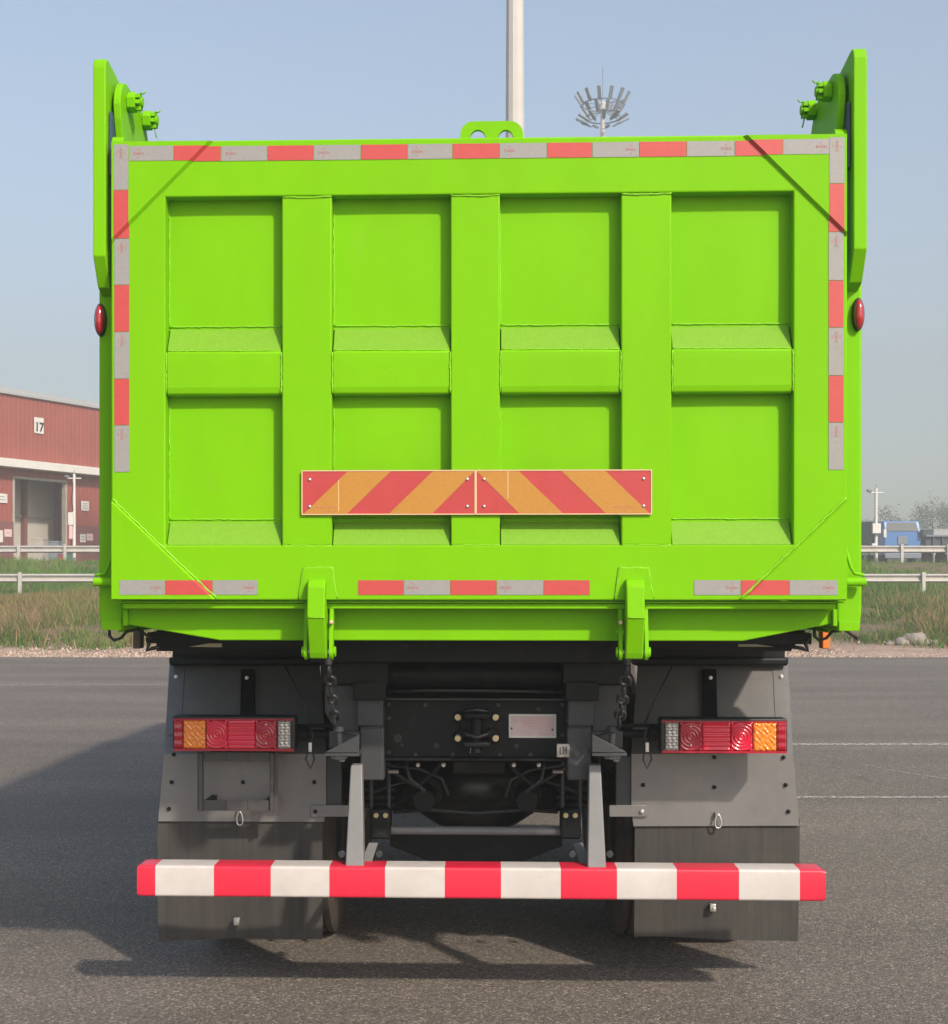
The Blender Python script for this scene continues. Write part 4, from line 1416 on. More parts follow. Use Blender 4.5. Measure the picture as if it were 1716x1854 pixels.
# ------------------------------------------------------------------ undercarriage
YP = 0.55
def bx(px0, py0, px1, py1, y0, y1, name, mt, parent=None, bevel=0.004):
    a, zt_ = tp(px0, (py0 + py1) / 2, y0)[0], lz(py0, y0, (px0 + px1) / 2)
    b, zb_ = tp(px1, (py0 + py1) / 2, y0)[0], lz(py1, y0, (px0 + px1) / 2)
    m = MB(); m.box(a, b, y0, y1, zb_, zt_)
    return m.build(name, mt, parent or T, bevel=bevel)
CH = bx(693, 1266, 1029, 1376, 0.66, 0.70, 'rear_crossmember', 'chassis_dark')
bx(690, 1264.5, 1032, 1268, 0.60, 0.66, 'upper_flange', 'chassis', CH, 0.002)
bx(690, 1373, 1032, 1378, 0.60, 0.66, 'lower_flange', 'chassis_dark', CH, 0.002)
for px, py, r in ((720, 1337, 8), (790, 1350, 4.5), (935, 1351, 4.5), (975, 1284, 4), (728, 1349, 3)):
    x, z = tp(px, py, .66)
    m = MB(); m.cyl((x, 0.6585, z), (x, .664, z), r * 0.002, 14); m.build('hole', 'black', CH)
# frame rails running forward
for sx, pxa in ((-1, 680), (1, 1044)):
    x = lx(pxa, .8, 1320)
    m = MB(); m.box(x - .04, x + .04, .72, 7.2, lz(1372, .66), lz(1270, .66)); m.build('frame_rail', 'chassis_dark', T, bevel=0.004)
    m = MB(); m.box(x - .06, x + .06, .5, 6.0, lz(1262, .66), lz(1225, .66)); m.build('sub_frame', 'chassis_dark', T, bevel=0.004)
bx(560, 1150, 1165, 1200, .40, .55, 'under_sill_shade_bar', 'chassis_dark', None, 0.006)  # added dark bar, covers the lit green floor below the sill
m = MB(); m.box(xol + .12, xor - .12, .32, BL, zs0 - .02, zf - .122); m.build('underside_shade_slab', 'chassis_dark', T)  # added black layer to keep the underside of the bed dark
bx(690, 1215, 1032, 1266, .95, 1.0, 'gap_shade_plate', 'chassis_dark', None, 0.004)  # added dark plate blocking the bright gap under the pivot tube
# pivot tube & beam high up between the blocks
x0_, z0_ = tp(700, 1222, .62); x1_, _ = tp(1026, 1222, .62)
m = MB(); m.cyl((x0_, .68, z0_), (x1_, .68, z0_), 0.055, 20); m.build('pivot_tube', 'chassis_dark', T, smooth='auto')
# vertical posts, blocks, brackets
for sx in (-1, 1):
    mir = (lambda a: a) if sx < 0 else (lambda a: 1722 - a)
    def bb(a, y0p, b, y1p, y0, y1, name, mt, parent=None, bevel=0.004):
        a, b = sorted((mir(a), mir(b)))
        return bx(a, y0p, b, y1p, y0, y1, name, mt, parent, bevel)
    post = bb(652, 1316, 695, 1413, YP, YP + .09, 'hinge_post', 'chassis', bevel=0.006)
    bb(646, 1240, 694, 1315, YP - .006, YP + .10, 'upper_post', 'chassis', post, 0.005)
    xw0, zw = tp(min(mir(652), mir(695)), 1316, YP); xw1, _ = tp(max(mir(652), mir(695)), 1316, YP)
    bead([(xw0, YP - .007, zw), (xw1, YP - .007, zw)], 0.0035, parent=post).data.materials[0] = M['chassis']
    bb(580, 1199, 703, 1239, .50, .64, 'pivot_block', 'chassis_dark', post, 0.005)
    # side plate with a rounded lower corner
    xa, za = tp(mir(588), 1240, .58); xb, zb = tp(mir(650), 1340, .58)
    m = MB()
    m.prism_xz([(xa, za), (xb, za), (xb, zb + .02), (xa + (xb - xa) * .35, zb + .03), (xa, zb + .10)], .58, .60)
    m.build('side_plate', 'chassis', post, bevel=0.003)
    # triangular chain bracket: back plate, shelf, gusset edge
    xa, za = tp(mir(587), 1332, .42); xb, zb = tp(mir(650), 1369, .42)
    zs = tp(mir(600), 1366, .42)[1]
    m = MB()
    m.prism_xy([(xa, .42), (xb, .42), (xb, .60), (xa, .56)], zs - .007, zs + .004)
    br = m.build('chain_bracket', 'chassis', T, bevel=0.002)
    m = MB(); m.prism_xz([(xa, zs + .006), (xb, zs + .006), (xb, za + .004)], .424, .434); m.build('bracket_gusset', 'chassis', br, bevel=0.002)
    m = MB(); m.prism_xz([(xa, zs + .005), (xb, zs + .005), (xb, za), (xa, za)], .575, .583); m.build('bracket_back', 'chassis', br, bevel=0.002)
    xe, ze = tp(mir(613), 1330, .46)
    m = MB(); m.cyl((xe, .46, ze + .03), (xe, .46, ze + .012), 0.02, 14); m.cyl((xe, .46, ze + .012), (xe + sx * -.004, .47, zs + .0), 0.0115, 12)
    m.build('eye_bolt', 'chassis', br, smooth='auto')
    m = MB(); m.cyl((xe, .48, zs - .008), (xe, .48, zs - .022), 0.03, 14); m.cyl((xe + .012, .46, zs - .022), (xe + .012, .46, zs - .03), 0.012, 8)
    m.build('under_nut', 'light_grey', br, bevel=0.002)
    m = MB(); m.cyl((xe - sx * .07, .5, ze - .005), (xe + sx * .02, .52, ze + .01), 0.007, 8); m.build('tie_pin', 'chassis', br, smooth='auto')
    # light grey support arm of the rear bar
    xa, za = tp(mir(645), 1385, .50); xb, zb = tp(mir(642), 1556, .43)
    m = MB(); hw = 0.033
    m.loft([(xa - hw + .012, .50, za), (xa + hw - .012, .50, za), (xa + hw - .012, .55, za), (xa - hw + .012, .55, za)],
           [(xb - hw, .42, zb - .03), (xb + hw, .42, zb - .03), (xb + hw, .49, zb - .03), (xb - hw, .49, zb - .03)])
    sup = m.build('bar_support', 'light_grey', T, bevel=0.005)
    xa, za = tp(mir(676), 1526, .62); xb, zb = tp(mir(662), 1558, .49)
    m = MB()
    m.loft([(xa - .017, .62, za), (xa + .017, .62, za), (xa + .017, .626, za), (xa - .017, .626, za)], [(xb - .02, .49, zb - .01), (xb + .02, .49, zb - .01), (xb + .02, .496, zb - .01), (xb - .02, .496, zb - .01)])
    m.build('brace_strip', 'light_grey', sup, bevel=0.001)
    # spring hanger block with two bolts and U-bolt rods
    hb = bb(670, 1465, 707, 1520, .95, 1.05, 'spring_hanger', 'chassis_dark', bevel=0.01)
    for p in (681, 698):
        x, z = tp(mir(p), 1476, .95)
        m = MB(); m.cyl((x, .95, z), (x, .94, z), 0.010, 12); m.build('bolt', 'brass', hb, bevel=0.001)
    for p in (672, 704):
        x, z0_ = tp(mir(p), 1398, 1.0); _, z1_ = tp(mir(p), 1468, 1.0)
        m = MB(); m.tube([(x, 1.0, z0_ + .04), (x, 1.0, z1_)], 0.008, 8); m.build('rod', 'chassis', hb)
    for py in (1430, 1444, 1458):
        x0_, z0_ = tp(mir(660), py, 1.1); x1_, _ = tp(mir(715), py, 1.1)
        m = MB(); m.box(min(x0_, x1_), max(x0_, x1_), 1.1, 2.9, z0_ - .010, z0_ + .010); m.build('leaf_spring', 'chassis_dark', T, bevel=0.003)
    for p, y_ in ((686, 1547), (618, 1547)):
        x, z = tp(mir(p), y_, .9)
        m = MB(); m.cyl((x, .92, z), (x, .9, z), 0.0135, 14); m.build('round_bolt', 'chassis', hb, bevel=0.002)
    # dark torque rod and brake hoses
    pts = [tp(mir(700), 1390, .9), tp(mir(755), 1425, 1.0), tp(mir(790), 1395, .95), tp(mir(800), 1380, .9)]
    m = MB(); m.tube([(pts[0][0], .9, pts[0][1]), (pts[1][0], 1.0, pts[1][1]), (pts[2][0], .95, pts[2][1]), (pts[3][0], .9, pts[3][1])], 0.009, 8); m.build('brake_hose', 'black', T, smooth=True)
    x, z = tp(mir(770), 1440, 1.15)
    m = MB(); m.cyl((x, 1.0, z), (x, 1.2, z), 0.045, 16); m.cyl((x, 1.2, z), (x, 1.24, z), 0.07, 16); m.build('brake_chamber', 'chassis_dark', T, bevel=0.004)
    x, z = tp(mir(712), 1397, .8)
    m = MB(); m.cyl((x - .02, .8, z), (x + .02, .8, z), 0.007, 8); m.build('hose_fitting', 'rivet', T)
# anti-roll bar and axles
x0_, z0_ = tp(708, 1503, 1.0); x1_, _ = tp(1016, 1503, 1.0)
m = MB(); m.cyl((x0_, 1.0, z0_), (x1_, 1.0, z0_), 0.017, 14); m.build('cross_tube', 'light_grey', T, smooth='auto')
AX = (1.64, 2.99)
for ya in AX:
    c = (lx(862, ya, 1440), ya, 0.63)
    m = MB()
    m.lathe_x([(-.95, .055), (-.5, .075), (-.26, .11), (-.18, .16), (-.09, .205), (.09, .205), (.18, .16), (.26, .11), (.5, .075), (.95, .055)], c, 28)
    ax = m.build('axle_housing', 'axle', T, smooth=True)
    m = MB(); m.cyl((c[0] - .02, ya - .20, c[2] - .03), (c[0] - .02, ya - .215, c[2] - .03), 0.02, 6); m.build('fill_plug', 'chassis_dark', ax)
m = MB(); x0_, z0_ = tp(780, 1425, 1.1); x1_, _ = tp(945, 1425, 1.1)
bx(820, 1378, 915, 1402, .85, .95, 'suspension_bracket', 'chassis_dark', None, 0.006)
m = MB(); m.prism_xz([tp(706, 1508, 1.15), tp(1018, 1508, 1.15), tp(1018, 1532, 1.15), tp(930, 1566, 1.15), tp(795, 1566, 1.15), tp(706, 1532, 1.15)], 1.15, 1.19); m.build('torque_plate', 'chassis_dark', T, bevel=0.004)
m = MB(); m.box(lx(690, 2.2, 1500), lx(1032, 2.2, 1500), 2.26, 2.36, .42, 1.05); m.build('balance_beam', 'chassis_dark', T, bevel=0.004)
# dual wheels
def wheel(c):
    root_m = MB()
    R, w = 0.52, 0.135
    hub = MB(); hub.lathe_x([(-.09, .04), (-.09, .16), (-.03, .19), (.03, .19), (.09, .16), (.09, .04)], c, 20)
    wh = hub.build('wheel', 'rim', T, smooth='auto')
    t = MB()
    t.lathe_x([(-w * .8, .285), (-w, .36), (-w, .44), (-w * .88, .495), (-w * .8, R), (-w * .62, R), (-w * .6, R - .014), (-w * .52, R - .014), (-w * .5, R), (-w * .05, R),
               (-w * .04, R - .014), (w * .04, R - .014), (w * .05, R), (w * .5, R), (w * .52, R - .014), (w * .6, R - .014), (w * .62, R), (w * .8, R), (w * .88, .495), (w, .44), (w, .36), (w * .8, .285)], c, 56)
    t.build('tyre', 'tyre', wh, smooth='auto')
    r = MB(); r.lathe_x([(-w * .8, .2), (-w * .82, .284), (-w * .6, .27), (w * .6, .27), (w * .82, .284), (w * .8, .2)], c, 40)
    r.build('rim', 'rim', wh, smooth='auto')
    return wh
for ya in AX:
    for sx in (-1, 1):
        xi_ = lx(605, 1.2, 1650) if sx < 0 else lx(1722 - 605, 1.2, 1650)
        for k in range(2):
            wheel((xi_ + sx * (0.135 + k * 0.315), ya, 0.52))
for sx in (-1, 1):
    wheel((sx * 1.02, BL + 1.0, 0.52))

for pts_, y_, r_ in (([(706, 1386), (760, 1392), (800, 1410), (812, 1440)], .98, .006), ([(1016, 1386), (960, 1394), (925, 1412), (915, 1445)], .98, .006),
                     ([(712, 1470), (780, 1466), (862, 1472), (950, 1466), (1010, 1470)], 1.16, .008), ([(735, 1382), (742, 1410), (770, 1432)], .86, .007), ([(985, 1382), (980, 1412), (952, 1434)], .86, .007),
                     ([(700, 1252), (780, 1250), (900, 1251), (1024, 1253)], .64, .006), ([(745, 1412), (700, 1425), (668, 1440)], 1.05, .006), ([(978, 1412), (1022, 1425), (1054, 1440)], 1.05, .006)):
    P = [(*[tp(px, py, y_)[0]], y_, tp(px, py, y_)[1]) for px, py in pts_]
    m = MB(); m.tube(P, r_, 8); m.build('air_line', 'chassis', T, smooth=True)
for px, py in ((704, 1275), (704, 1300), (704, 1362), (1018, 1275), (1018, 1330), (752, 1366), (820, 1366), (905, 1366), (960, 1366), (770, 1276), (902, 1276)):
    x, z = tp(px, py, .66)
    m = MB(); m.cyl((x, .6595, z), (x, .650, z), 0.0085, 6); m.build('flange_bolt', 'chassis', CH, bevel=0.001)
for px in (757, 803, 930, 975):
    x, z = tp(px, 1384, .86)
    m = MB(); m.cyl((x, .86, z), (x, .84, z), 0.009, 6); m.cyl((x, .84, z), (x, .825, z), 0.006, 8); m.build('pipe_fitting', 'rivet', T, bevel=0.001)
# pintle hook with four bolts
x, z = tp(863, 1318, .62)
m = MB()
for s in (-1, 1):
    m.prism_xz([(x + s * .02, z + .03), (x + s * .055, z + .045), (x + s * .07, z + .055), (x + s * .085, z + .045), (x + s * .085, z + .025), (x + s * .06, z + .005), (x + s * .06, z - .005), (x + s * .085, z - .025), (x + s * .085, z - .048), (x + s * .07, z - .056), (x + s * .055, z - .045), (x + s * .02, z - .03)][::s], .630, .658)
pk = m.build('tow_coupling', 'chassis_dark', T, bevel=0.004)
m = MB()
for zc in (.052, -.052):
    m = MB(); m.box(x - .05, x + .05, .53, .658, z + zc - .012, z + zc + .012); m.build('jaw', 'chassis_dark', pk, bevel=0.009)

m = MB(); m.cyl((x, .56, z - .085), (x, .56, z + .07), 0.019, 16); m.build('tow_pin', 'chassis_dark', pk, bevel=0.003)
for pts_ in ([(838, 1296), (846, 1288), (863, 1285), (880, 1288), (888, 1296)], [(838, 1322), (846, 1331), (863, 1335), (880, 1331), (888, 1322)]):
    P = [(tp(px, py, .55)[0], .545 + .03 * abs(px - 863) / 25, tp(px, py, .55)[1]) for px, py in pts_]
    m = MB(); m.tube(P, .0105, 10); m.build('jaw_lip', 'axle', pk, smooth=True)
for bx_, by_ in ((829, 1298), (897, 1298), (829, 1336), (897, 1336)):
    xx, zz_ = tp(bx_, by_, .63)
    m = MB(); m.cyl((xx, .629, zz_), (xx, .612, zz_), 0.0125, 16); m.build('bolt', 'brass', pk, bevel=0.002)
# data plate, sticker and chalk marks
dp = bx(921, 1293, 1007, 1336, .652, .6585, 'data_plate', 'white', CH, 0.001)
bx(925, 1297, 1003, 1332, .6505, .6518, 'plate_print', 'plate', CH, 0)
m = MB()
for k, py in enumerate((1301, 1306, 1311, 1316, 1321, 1326)):
    px = 936
    while px < 990:
        w_ = random.uniform(3, 9)
        (xa_, za_), (xb_, zb_) = tp(px, py, .65), tp(px + w_, py + 1.6, .65)
        m.box(xa_, xb_, .6498, .6504, zb_, za_)
        px += w_ + random.uniform(2, 7)
tag(m.build('faint_print', 'pink', CH), kind='stuff')
for px, py in ((926, 1319), (1000, 1321)):
    xx, zz_ = tp(px, py, .65); m = MB(); m.cyl((xx, .6500, zz_), (xx, .6530, zz_), 0.004, 10); m.build('screw', 'chassis', CH)
st = bx(1008, 1347, 1031, 1371, .540, .546, 'square_tag', 'sticker', CH, 0.001)
bx(1010, 1349, 1029, 1369, .5385, .5398, 'tag_field', 'sticker', CH, 0)
for px0, py0, px1, py1 in ((1013, 1353, 1015, 1363), (1017, 1352, 1021, 1354), (1019, 1354, 1021, 1365), (1022, 1356, 1026, 1358), (1024, 1352, 1026, 1365), (1013, 1364, 1018, 1366)):
    bx(px0, py0, px1, py1, .5375, .5383, 'tag_stroke', 'chassis', CH, 0)
def chalk(pts, closed=False):
    P = []
    for px, py in pts:
        xx, zz_ = tp(px, py, .657); P.append((xx, .6575, zz_))
    m = MB(); m.tube(P, 0.0016, 6, closed=closed); m.build('chalk_mark', 'chalk', CH, smooth=True)
chalk([(841, 1348), (849, 1348.5), (855, 1349), (852, 1355), (851, 1364)])
chalk([(873 + 3.2 * math.cos(t), 1348.5 + 2.2 * math.sin(t)) for t in np.linspace(0, 2 * math.pi, 10, endpoint=False)], True)

# ------------------------------------------------------------------ mudguards, flaps, lamps
YM = 0.85
bolt_m = MB(); bolt_m.cyl((0, 0, 0), (0, -0.007, 0), 0.0085, 6); bolt_m.cyl((0, -.007, 0), (0, -.012, 0), 0.005, 8)
BOLT = bolt_m.build('bolt', 'chassis_dark', T, bevel=0.001)
bolt_m = MB(); bolt_m.cyl((0, 0, 0), (0, -0.009, 0), 0.0085, 6); bolt_m.cyl((0, -.009, 0), (0, -.014, 0), 0.005, 8)
BOLTS = bolt_m.build('bolt', 'rivet', T, bevel=0.001)
used = {'b': False, 's': False}
def bolt(px, py, y, parent, silver=False):
    x, z = tp(px, py, y)
    src, k = (BOLTS, 's') if silver else (BOLT, 'b')
    if not used[k]:
        used[k] = True
        src.parent = parent; src.location = (x, y, z)
    else:
        inst(src, parent, (x, y, z))
def P4(pts, y): return [tp(px, py, y) for px, py in pts]
def lean(py):
    # straight sheet leaning forward above the lamps (depth is linear in 1/d along the picture)
    t = max(0.0, (1365 - py) / 169.0)
    return 1.0 / ((1 - t) / (TY + YM) + t / (TY + YM + 0.36)) - TY
def slab(m, pts, off, th):
    """sheet that follows the leaning mudguard; off = towards the camera"""
    Q = []
    for px, py in pts:
        y = lean(py) - off
        x, z = tp(px, py, y)
        Q.append((x, y, z))
    m.loft(Q, [(x, y + th, z) for x, y, z in Q])
for sx in (-1, 1):
    mir = (lambda a: a) if sx < 0 else (lambda a: 1733 - a)
    q = (lambda pts: [(mir(px), py) for px, py in pts])
    yo = 0 if sx < 0 else 5
    m = MB()
    slab(m, q([(307, 1196), (578, 1196), (590, 1365), (297, 1365)]), 0, .006)
    slab(m, q([(297, 1365), (590, 1365), (590, 1462 + yo), (586, 1488 + yo * 1.6), (286, 1487 + yo * 1.6)]), 0, .006)
    bmesh.ops.remove_doubles(m.bm, verts=m.bm.verts, dist=1e-5)
    MG = m.build('mudguard', 'mudguard', T)
    YT = lean(1206)
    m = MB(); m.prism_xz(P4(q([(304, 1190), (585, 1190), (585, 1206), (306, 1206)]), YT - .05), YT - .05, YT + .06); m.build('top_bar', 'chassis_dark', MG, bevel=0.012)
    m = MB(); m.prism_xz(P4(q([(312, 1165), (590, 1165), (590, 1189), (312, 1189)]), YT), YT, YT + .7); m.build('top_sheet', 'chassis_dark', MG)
    m = MB(); slab(m, q([(313, 1209), (334, 1209), (328, 1330), (304, 1330)]), .004, .0025); m.build('edge_strip', 'mudguard', MG, bevel=0.001)
    m = MB(); slab(m, q([(436, 1212), (460, 1212), (460, 1330), (433, 1330)]), .03, .028); m.build('vertical_strut', 'chassis_dark', MG, bevel=0.003)
    # rubber flap: gently bowed sheet
    (fa, fz1), (fb, _) = tp(min(mir(286), mir(584)), 1480, YM + .02), tp(max(mir(286), mir(584)), 1480, YM + .02)
    fz0 = tp(mir(430), 1703, YM + .02)[1]
    m = MB()
    def fl(u, v):
        bow = 0.012 * math.sin(u * math.pi * 2.2 + sx) * (1 - v) + 0.02 * (1 - v) ** 2
        return (fa + (fb - fa) * u, YM + .012 + bow, fz0 + (fz1 - fz0) * v + 0.008 * (1 - v) * math.sin(u * 3 + sx))
    m.grid(fl, 16, 12)
    bm_f = bmesh.ops.solidify(m.bm, geom=m.bm.faces[:], thickness=0.008)
    flap = m.build('mud_flap', 'rubber', T, smooth='auto')
    x, z = tp(429 if sx < 0 else 1290, 1667 if sx < 0 else 1642, YM)
    m = MB(); m.box(x - .011, x + .011, YM - .014, YM + .01, z - .015, z + .013); m.cyl((x + .003, YM - .022, z - .004), (x + .003, YM - .005, z - .004), .008, 8); m.build('flap_clip', 'rivet', flap, bevel=0.002)
    # carabiner
    cx, cz = tp(434 if sx < 0 else 1300, 1482 if sx < 0 else 1487, YM - .02)
    m = MB()
    path = []
    for t in np.linspace(0, 2 * math.pi, 22, endpoint=False):
        w_ = 0.0115 * (1 - 0.3 * math.sin(t))
        path.append((cx + w_ * math.cos(t), YM - .02, cz + 0.026 * math.sin(t)))
    m.tube(path, 0.0035, 8, closed=True); cb = m.build('carabiner', 'rivet', flap, smooth=True)
    m = MB(); m.box(cx - .012, cx + .006, YM - .02, YM + .002, cz + .018, cz + .032); m.build('clip_tab', 'mudguard', flap, bevel=0.002)
    for px, py in ((319, 1225), (447, 1227)):
        bolt(mir(px), py, lean(py) - (.004 if px < 400 else .03), MG, True)
    for px, py in ((315, 1366), (311, 1416), (306, 1464), (569, 1416)) + (((440, 1416),) if sx < 0 else ((440, 1366), (440, 1420))):
        bolt(mir(px), py + yo, YM, MG)
    # bracket tab and vertical hanger from the chassis
    m = MB(); m.prism_xz(P4(q([(590, 1370), (618, 1370), (618, 1475), (590, 1475)]), YM + .01), YM + .01, YM + .05); m.build('hanger_plate', 'chassis', MG, bevel=0.003)
    m = MB(); m.prism_xz(P4(q([(562, 1458), (630, 1458), (630, 1479), (562, 1479)]), YM - .012), YM - .012, YM - .003); m.build('stay_bar', 'mudguard', MG, bevel=0.002)
    bolt(mir(571), 1469, YM - .012, MG, sx > 0)
    # lamp carrier tube
    x0_, z0_ = tp(mir(530), 1326, .76); x1_, _ = tp(mir(660), 1326, .76)
    m = MB(); m.cyl((x0_, .76, z0_ - .005), (x1_, .76, z0_ - .005), 0.016, 14); m.cyl((x0_, .76, z0_ - .005), (x0_ + (x1_ - x0_) * .22, .76, z0_ - .005), 0.03, 14)
    m.box(min(x0_, x1_), max(x0_, x1_), .772, .79, z0_ + .018, z0_ + .03)
    m.build('lamp_carrier', 'chassis_dark', T, bevel=0.003)
    x0_, z0_ = tp(mir(562), 1350, .64)
    m = MB(); m.tube([(x0_, .64, z0_ + .07), (x0_ - sx * .01, .64, z0_ + .03), (x0_ + sx * .005, .64, z0_), (x0_ + sx * .018, .64, z0_ - .05), (x0_, .64, z0_ - .085), (x0_ - sx * .014, .64, z0_ - .05), (x0_ - sx * .004, .64, z0_)], 0.0035, 6); m.build('cable', 'black', T, smooth=True)
    m = MB(); m.box(x0_ - .006, x0_ + .006, .628, .64, z0_ - .022, z0_ + .012); m.build('cable_tag', 'white', T, bevel=0.001)
    m = MB(); m.tube([(tp(mir(515), 1205, .7)[0], .7, tp(mir(515), 1205, .7)[1]), (tp(mir(548), 1270, .68)[0], .68, tp(mir(548), 1270, .68)[1]), (tp(mir(566), 1310, .66)[0], .66, tp(mir(566), 1310, .66)[1])], 0.004, 6); m.build('cable', 'black', T, smooth=True)
    # ---- tail lamp
    YL = .62
    px0, px1, py0, py1 = (312, 534, 1297, 1360) if sx < 0 else (1196, 1426, 1301, 1364)
    xa, z1_ = tp(px0, py0, YL); xb, z0_ = tp(px1, py1, YL)
    m = MB(); m.box(xa, xb, YL + .004, YL + .085, z0_, z1_)
    lamp = m.build('tail_lamp', 'black', T, bevel=0.005)
    m = MB(); zc = (z0_ + z1_) / 2; m.cyl((xa + .1, YL + .085, zc), (xa + .1, YM - .003, zc), .012, 10); m.cyl((xb - .1, YL + .085, zc), (xb - .1, YM - .003, zc), .012, 10); m.build('lamp_stud', 'chassis_dark', lamp)
    W, hgt = xb - xa, z1_ - z0_
    outer = xa if sx < 0 else xb
    def U(f): return outer + (W * f if sx < 0 else -W * f)
    segs = [('lens_red_dark', .012, .085, 'ribs_v'), ('lens_amber', .09, .272, 'pebble'), ('lens_red', .277, .45, 'rings'), ('lens_red', .45, .675, 'ribs_h'), ('lens_red_dark', .675, .85, 'rings'), ('lens_clear', .86, .965, 'bricks')]
    zi0, zi1 = z0_ + hgt * .07, z1_ - hgt * .11
    for mt_, f0, f1, kind in segs:
        ua, ub = sorted((U(f0), U(f1)))
        m = MB()
        nu, nv = (34, 30)
        ph = random.uniform(0, 6)
        def lens(u, v):
            x = ua + (ub - ua) * u; z = zi0 + (zi1 - zi0) * v
            edge = min(u, 1 - u) * (ub - ua); ez = min(v, 1 - v) * (zi1 - zi0)
            base = -0.006 * min(1, edge / .004) * min(1, ez / .004)
            h = 0
            if kind == 'rings':
                r_ = math.hypot(x - (ua + ub) / 2, z - (zi0 + zi1) / 2)
                h = 0.003 * math.cos(r_ * 2 * math.pi / 0.0125)
            elif kind == 'ribs_h': h = 0.0024 * math.cos(z * 2 * math.pi / 0.017)
            elif kind == 'ribs_v': h = 0.0012 * math.cos(x * 2 * math.pi / 0.0055) + 0.0012 * math.cos(z * 2 * math.pi / 0.03)
            elif kind == 'pebble': h = 0.0014 * math.sin(x * 330 + 2.2 * math.sin(z * 210 + ph)) + 0.0014 * math.sin(z * 300 + 2 * math.sin(x * 240))
            elif kind == 'bricks': h = 0.0016 * math.cos(z * 2 * math.pi / 0.011) + 0.0013 * math.cos(x * 2 * math.pi / 0.017 + (1.5 if int(z / 0.011) % 2 else 0))
            return (x, YL + base - h, z)
        m.grid(lens, nu, nv)
        m.build('lens', mt_, lamp, smooth=True)
    for fz in (.2, .86):
        xx = U(.765); m = MB(); m.ball((xx, YL - .007, zi0 + (zi1 - zi0) * fz), .0045, .004, .0045, 10, 6); m.build('lens_screw', 'rivet', lamp, smooth=True)
    m = MB(); m.box(xa + .004, xb - .004, YL - .004, YL + .003, z0_, zi0 - .0005); m.box(xa + .004, xb - .004, YL - .004, YL + .003, zi1 + .0005, zi1 + .006); m.build('lens_rim', 'lens_red_dark', lamp)

# number plate holder under the left lamp
YH = .72
NH = None
m = MB()
a, b = lx(357, YH, 1410), lx(503, YH, 1410)
ia, ib = lx(369, YH, 1410), lx(488, YH, 1410)
z1_, z0_ = tp(430, 1362, YH)[1], tp(430, 1468, YH)[1]
iz1, iz0 = tp(430, 1379, YH)[1], tp(430, 1449, YH)[1]
m.box(a, ia, YH, YH + .004, z0_, z1_); m.box(ib, b, YH, YH + .004, z0_, z1_)
m.box(ia, ib, YH, YH + .004, iz1, z1_); m.box(ia, ib, YH, YH + .004, z0_, iz0)
NH = m.build('plate_holder', 'holder', T, bevel=0.0006)
for px in (364, 493):
    x = lx(px, YH, 1410)
    m = MB(); m.box(x - .007, x + .007, YH - .014, YH - .001, z0_, z1_); m.build('holder_channel', 'holder', NH, bevel=0.002)
for px in (409, 450):
    x = lx(px, YH, 1410)
    m = MB(); m.box(x - .002, x + .002, YH - .004, YH - .001, z0_, iz0 + 0.0); m.box(x - .002, x + .002, YH - .004, YH - .001, iz1, z1_); m.build('holder_rib', 'holder', NH, bevel=0.001)
for q_ in ((a + .03, a + .05, z0_ + .02, z0_ + .04), (b - .05, b - .03, z0_ + .02, z0_ + .04), (a + .03, b - .03, z1_ - .02, z1_ - .01)):
    m = MB(); m.box(q_[0], q_[1], YH + .005, YM - .001, q_[2], q_[3]); m.build('holder_stay', 'chassis_dark', NH)

# bits of black sheet above the mudguards
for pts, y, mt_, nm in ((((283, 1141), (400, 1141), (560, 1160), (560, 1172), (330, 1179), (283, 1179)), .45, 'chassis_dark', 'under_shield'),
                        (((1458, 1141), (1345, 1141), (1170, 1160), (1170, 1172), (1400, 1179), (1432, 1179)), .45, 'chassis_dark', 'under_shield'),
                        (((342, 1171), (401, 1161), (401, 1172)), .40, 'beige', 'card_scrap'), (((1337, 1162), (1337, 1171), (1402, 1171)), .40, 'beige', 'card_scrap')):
    m = MB(); m.prism_xz(P4(pts, y), y, y + .01); m.build(nm, mt_, T)

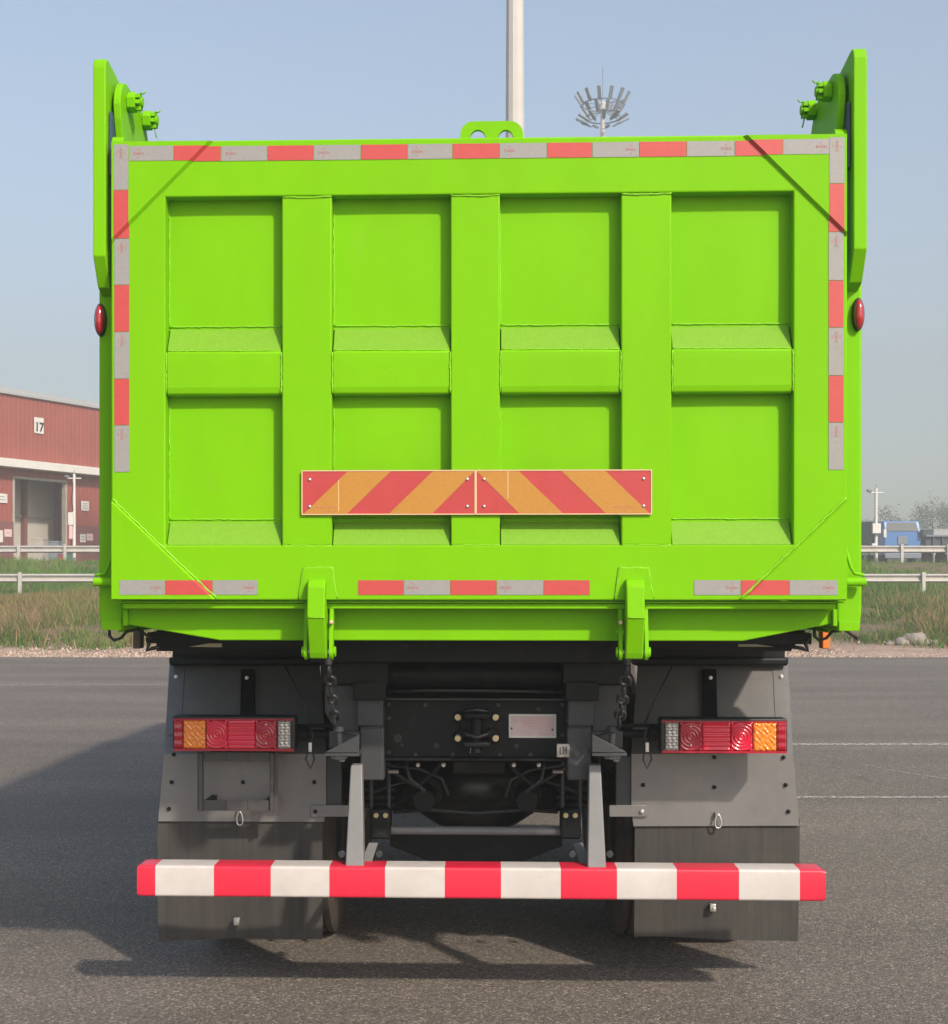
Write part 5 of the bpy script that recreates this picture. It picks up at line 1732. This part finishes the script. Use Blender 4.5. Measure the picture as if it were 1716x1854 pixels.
# ------------------------------------------------------------------ red and white rear bar
YB = 0.40
xs = [248, 281, 387, 490, 596, 697, 805, 907, 1015, 1117, 1225, 1338, 1448, 1495]
zb1, zb0 = lz(1571, YB, 871), lz(1628, YB, 871)
hh = (zb1 - zb0) / 2; zc = (zb1 + zb0) / 2
def rr_ring(x, half, depth, r, y0=YB, n=5):
    pts = []
    for (cy, cz_), a0 in (((y0 + depth - r, zc + half - r), 0), ((y0 + r, zc + half - r), 90), ((y0 + r, zc - half + r), 180), ((y0 + depth - r, zc - half + r), 270)):
        for k in range(n + 1):
            t = math.radians(a0 + 90 * k / n)
            pts.append((x, cy + r * math.cos(t), cz_ + r * math.sin(t)))
    return pts
m = MB()
X0, X1 = lx(248, YB, 1590), lx(1495, YB, 1590)
m.loft(rr_ring(X0 + .003, hh - .002, .116, .013, YB + .002), rr_ring(X1 - .003, hh - .002, .116, .013, YB + .002))
BAR = m.build('rear_bar', 'chassis', T, smooth='auto')
BAR['label'] = 'red and white banded rear underrun bar'
for i in range(13):
    a, b = lx(xs[i], YB, 1590), lx(xs[i + 1], YB, 1590)
    m = MB()
    n_ = 6
    rings = []
    for k in range(n_ + 1):
        x = a + (b - a) * k / n_
        inset = 0.0
        if i == 0 and k == 0 or i == 12 and k == n_: inset = 0.004
        rings.append(rr_ring(x, hh - inset, .12 - inset, .010))
    for k in range(n_):
        m.loft(rings[k], rings[k + 1], caps=False)
    bmesh.ops.remove_doubles(m.bm, verts=m.bm.verts, dist=1e-6)
    if i in (0, 12):
        m._f([m.bm.verts.new(p) for p in (rings[0] if i == 0 else rings[-1])])
        bmesh.ops.remove_doubles(m.bm, verts=m.bm.verts, dist=1e-6)
    m.build('bar_band', 'bar_red' if i % 2 == 0 else 'bar_white', BAR, smooth='auto')

# ------------------------------------------------------------------ air: thin haze
hz = bpy.data.materials.new('haze_air')
hz.use_nodes = True
n = hz.node_tree.nodes; n.clear()
out = n.new('ShaderNodeOutputMaterial')
pv = n.new('ShaderNodeVolumePrincipled')
pv.inputs['Color'].default_value = (0.48, 0.51, 0.515, 1)
pv.inputs['Density'].default_value = 0.0037
pv.inputs['Anisotropy'].default_value = 0.0
hz.node_tree.links.new(pv.outputs[0], out.inputs['Volume'])
m = MB(); m.box(-340, 340, -70, 440, -2, 72)
o = m.build('haze', hz)
tag(o, 'thin pale haze filling the air over the yard', 'haze', kind='stuff')
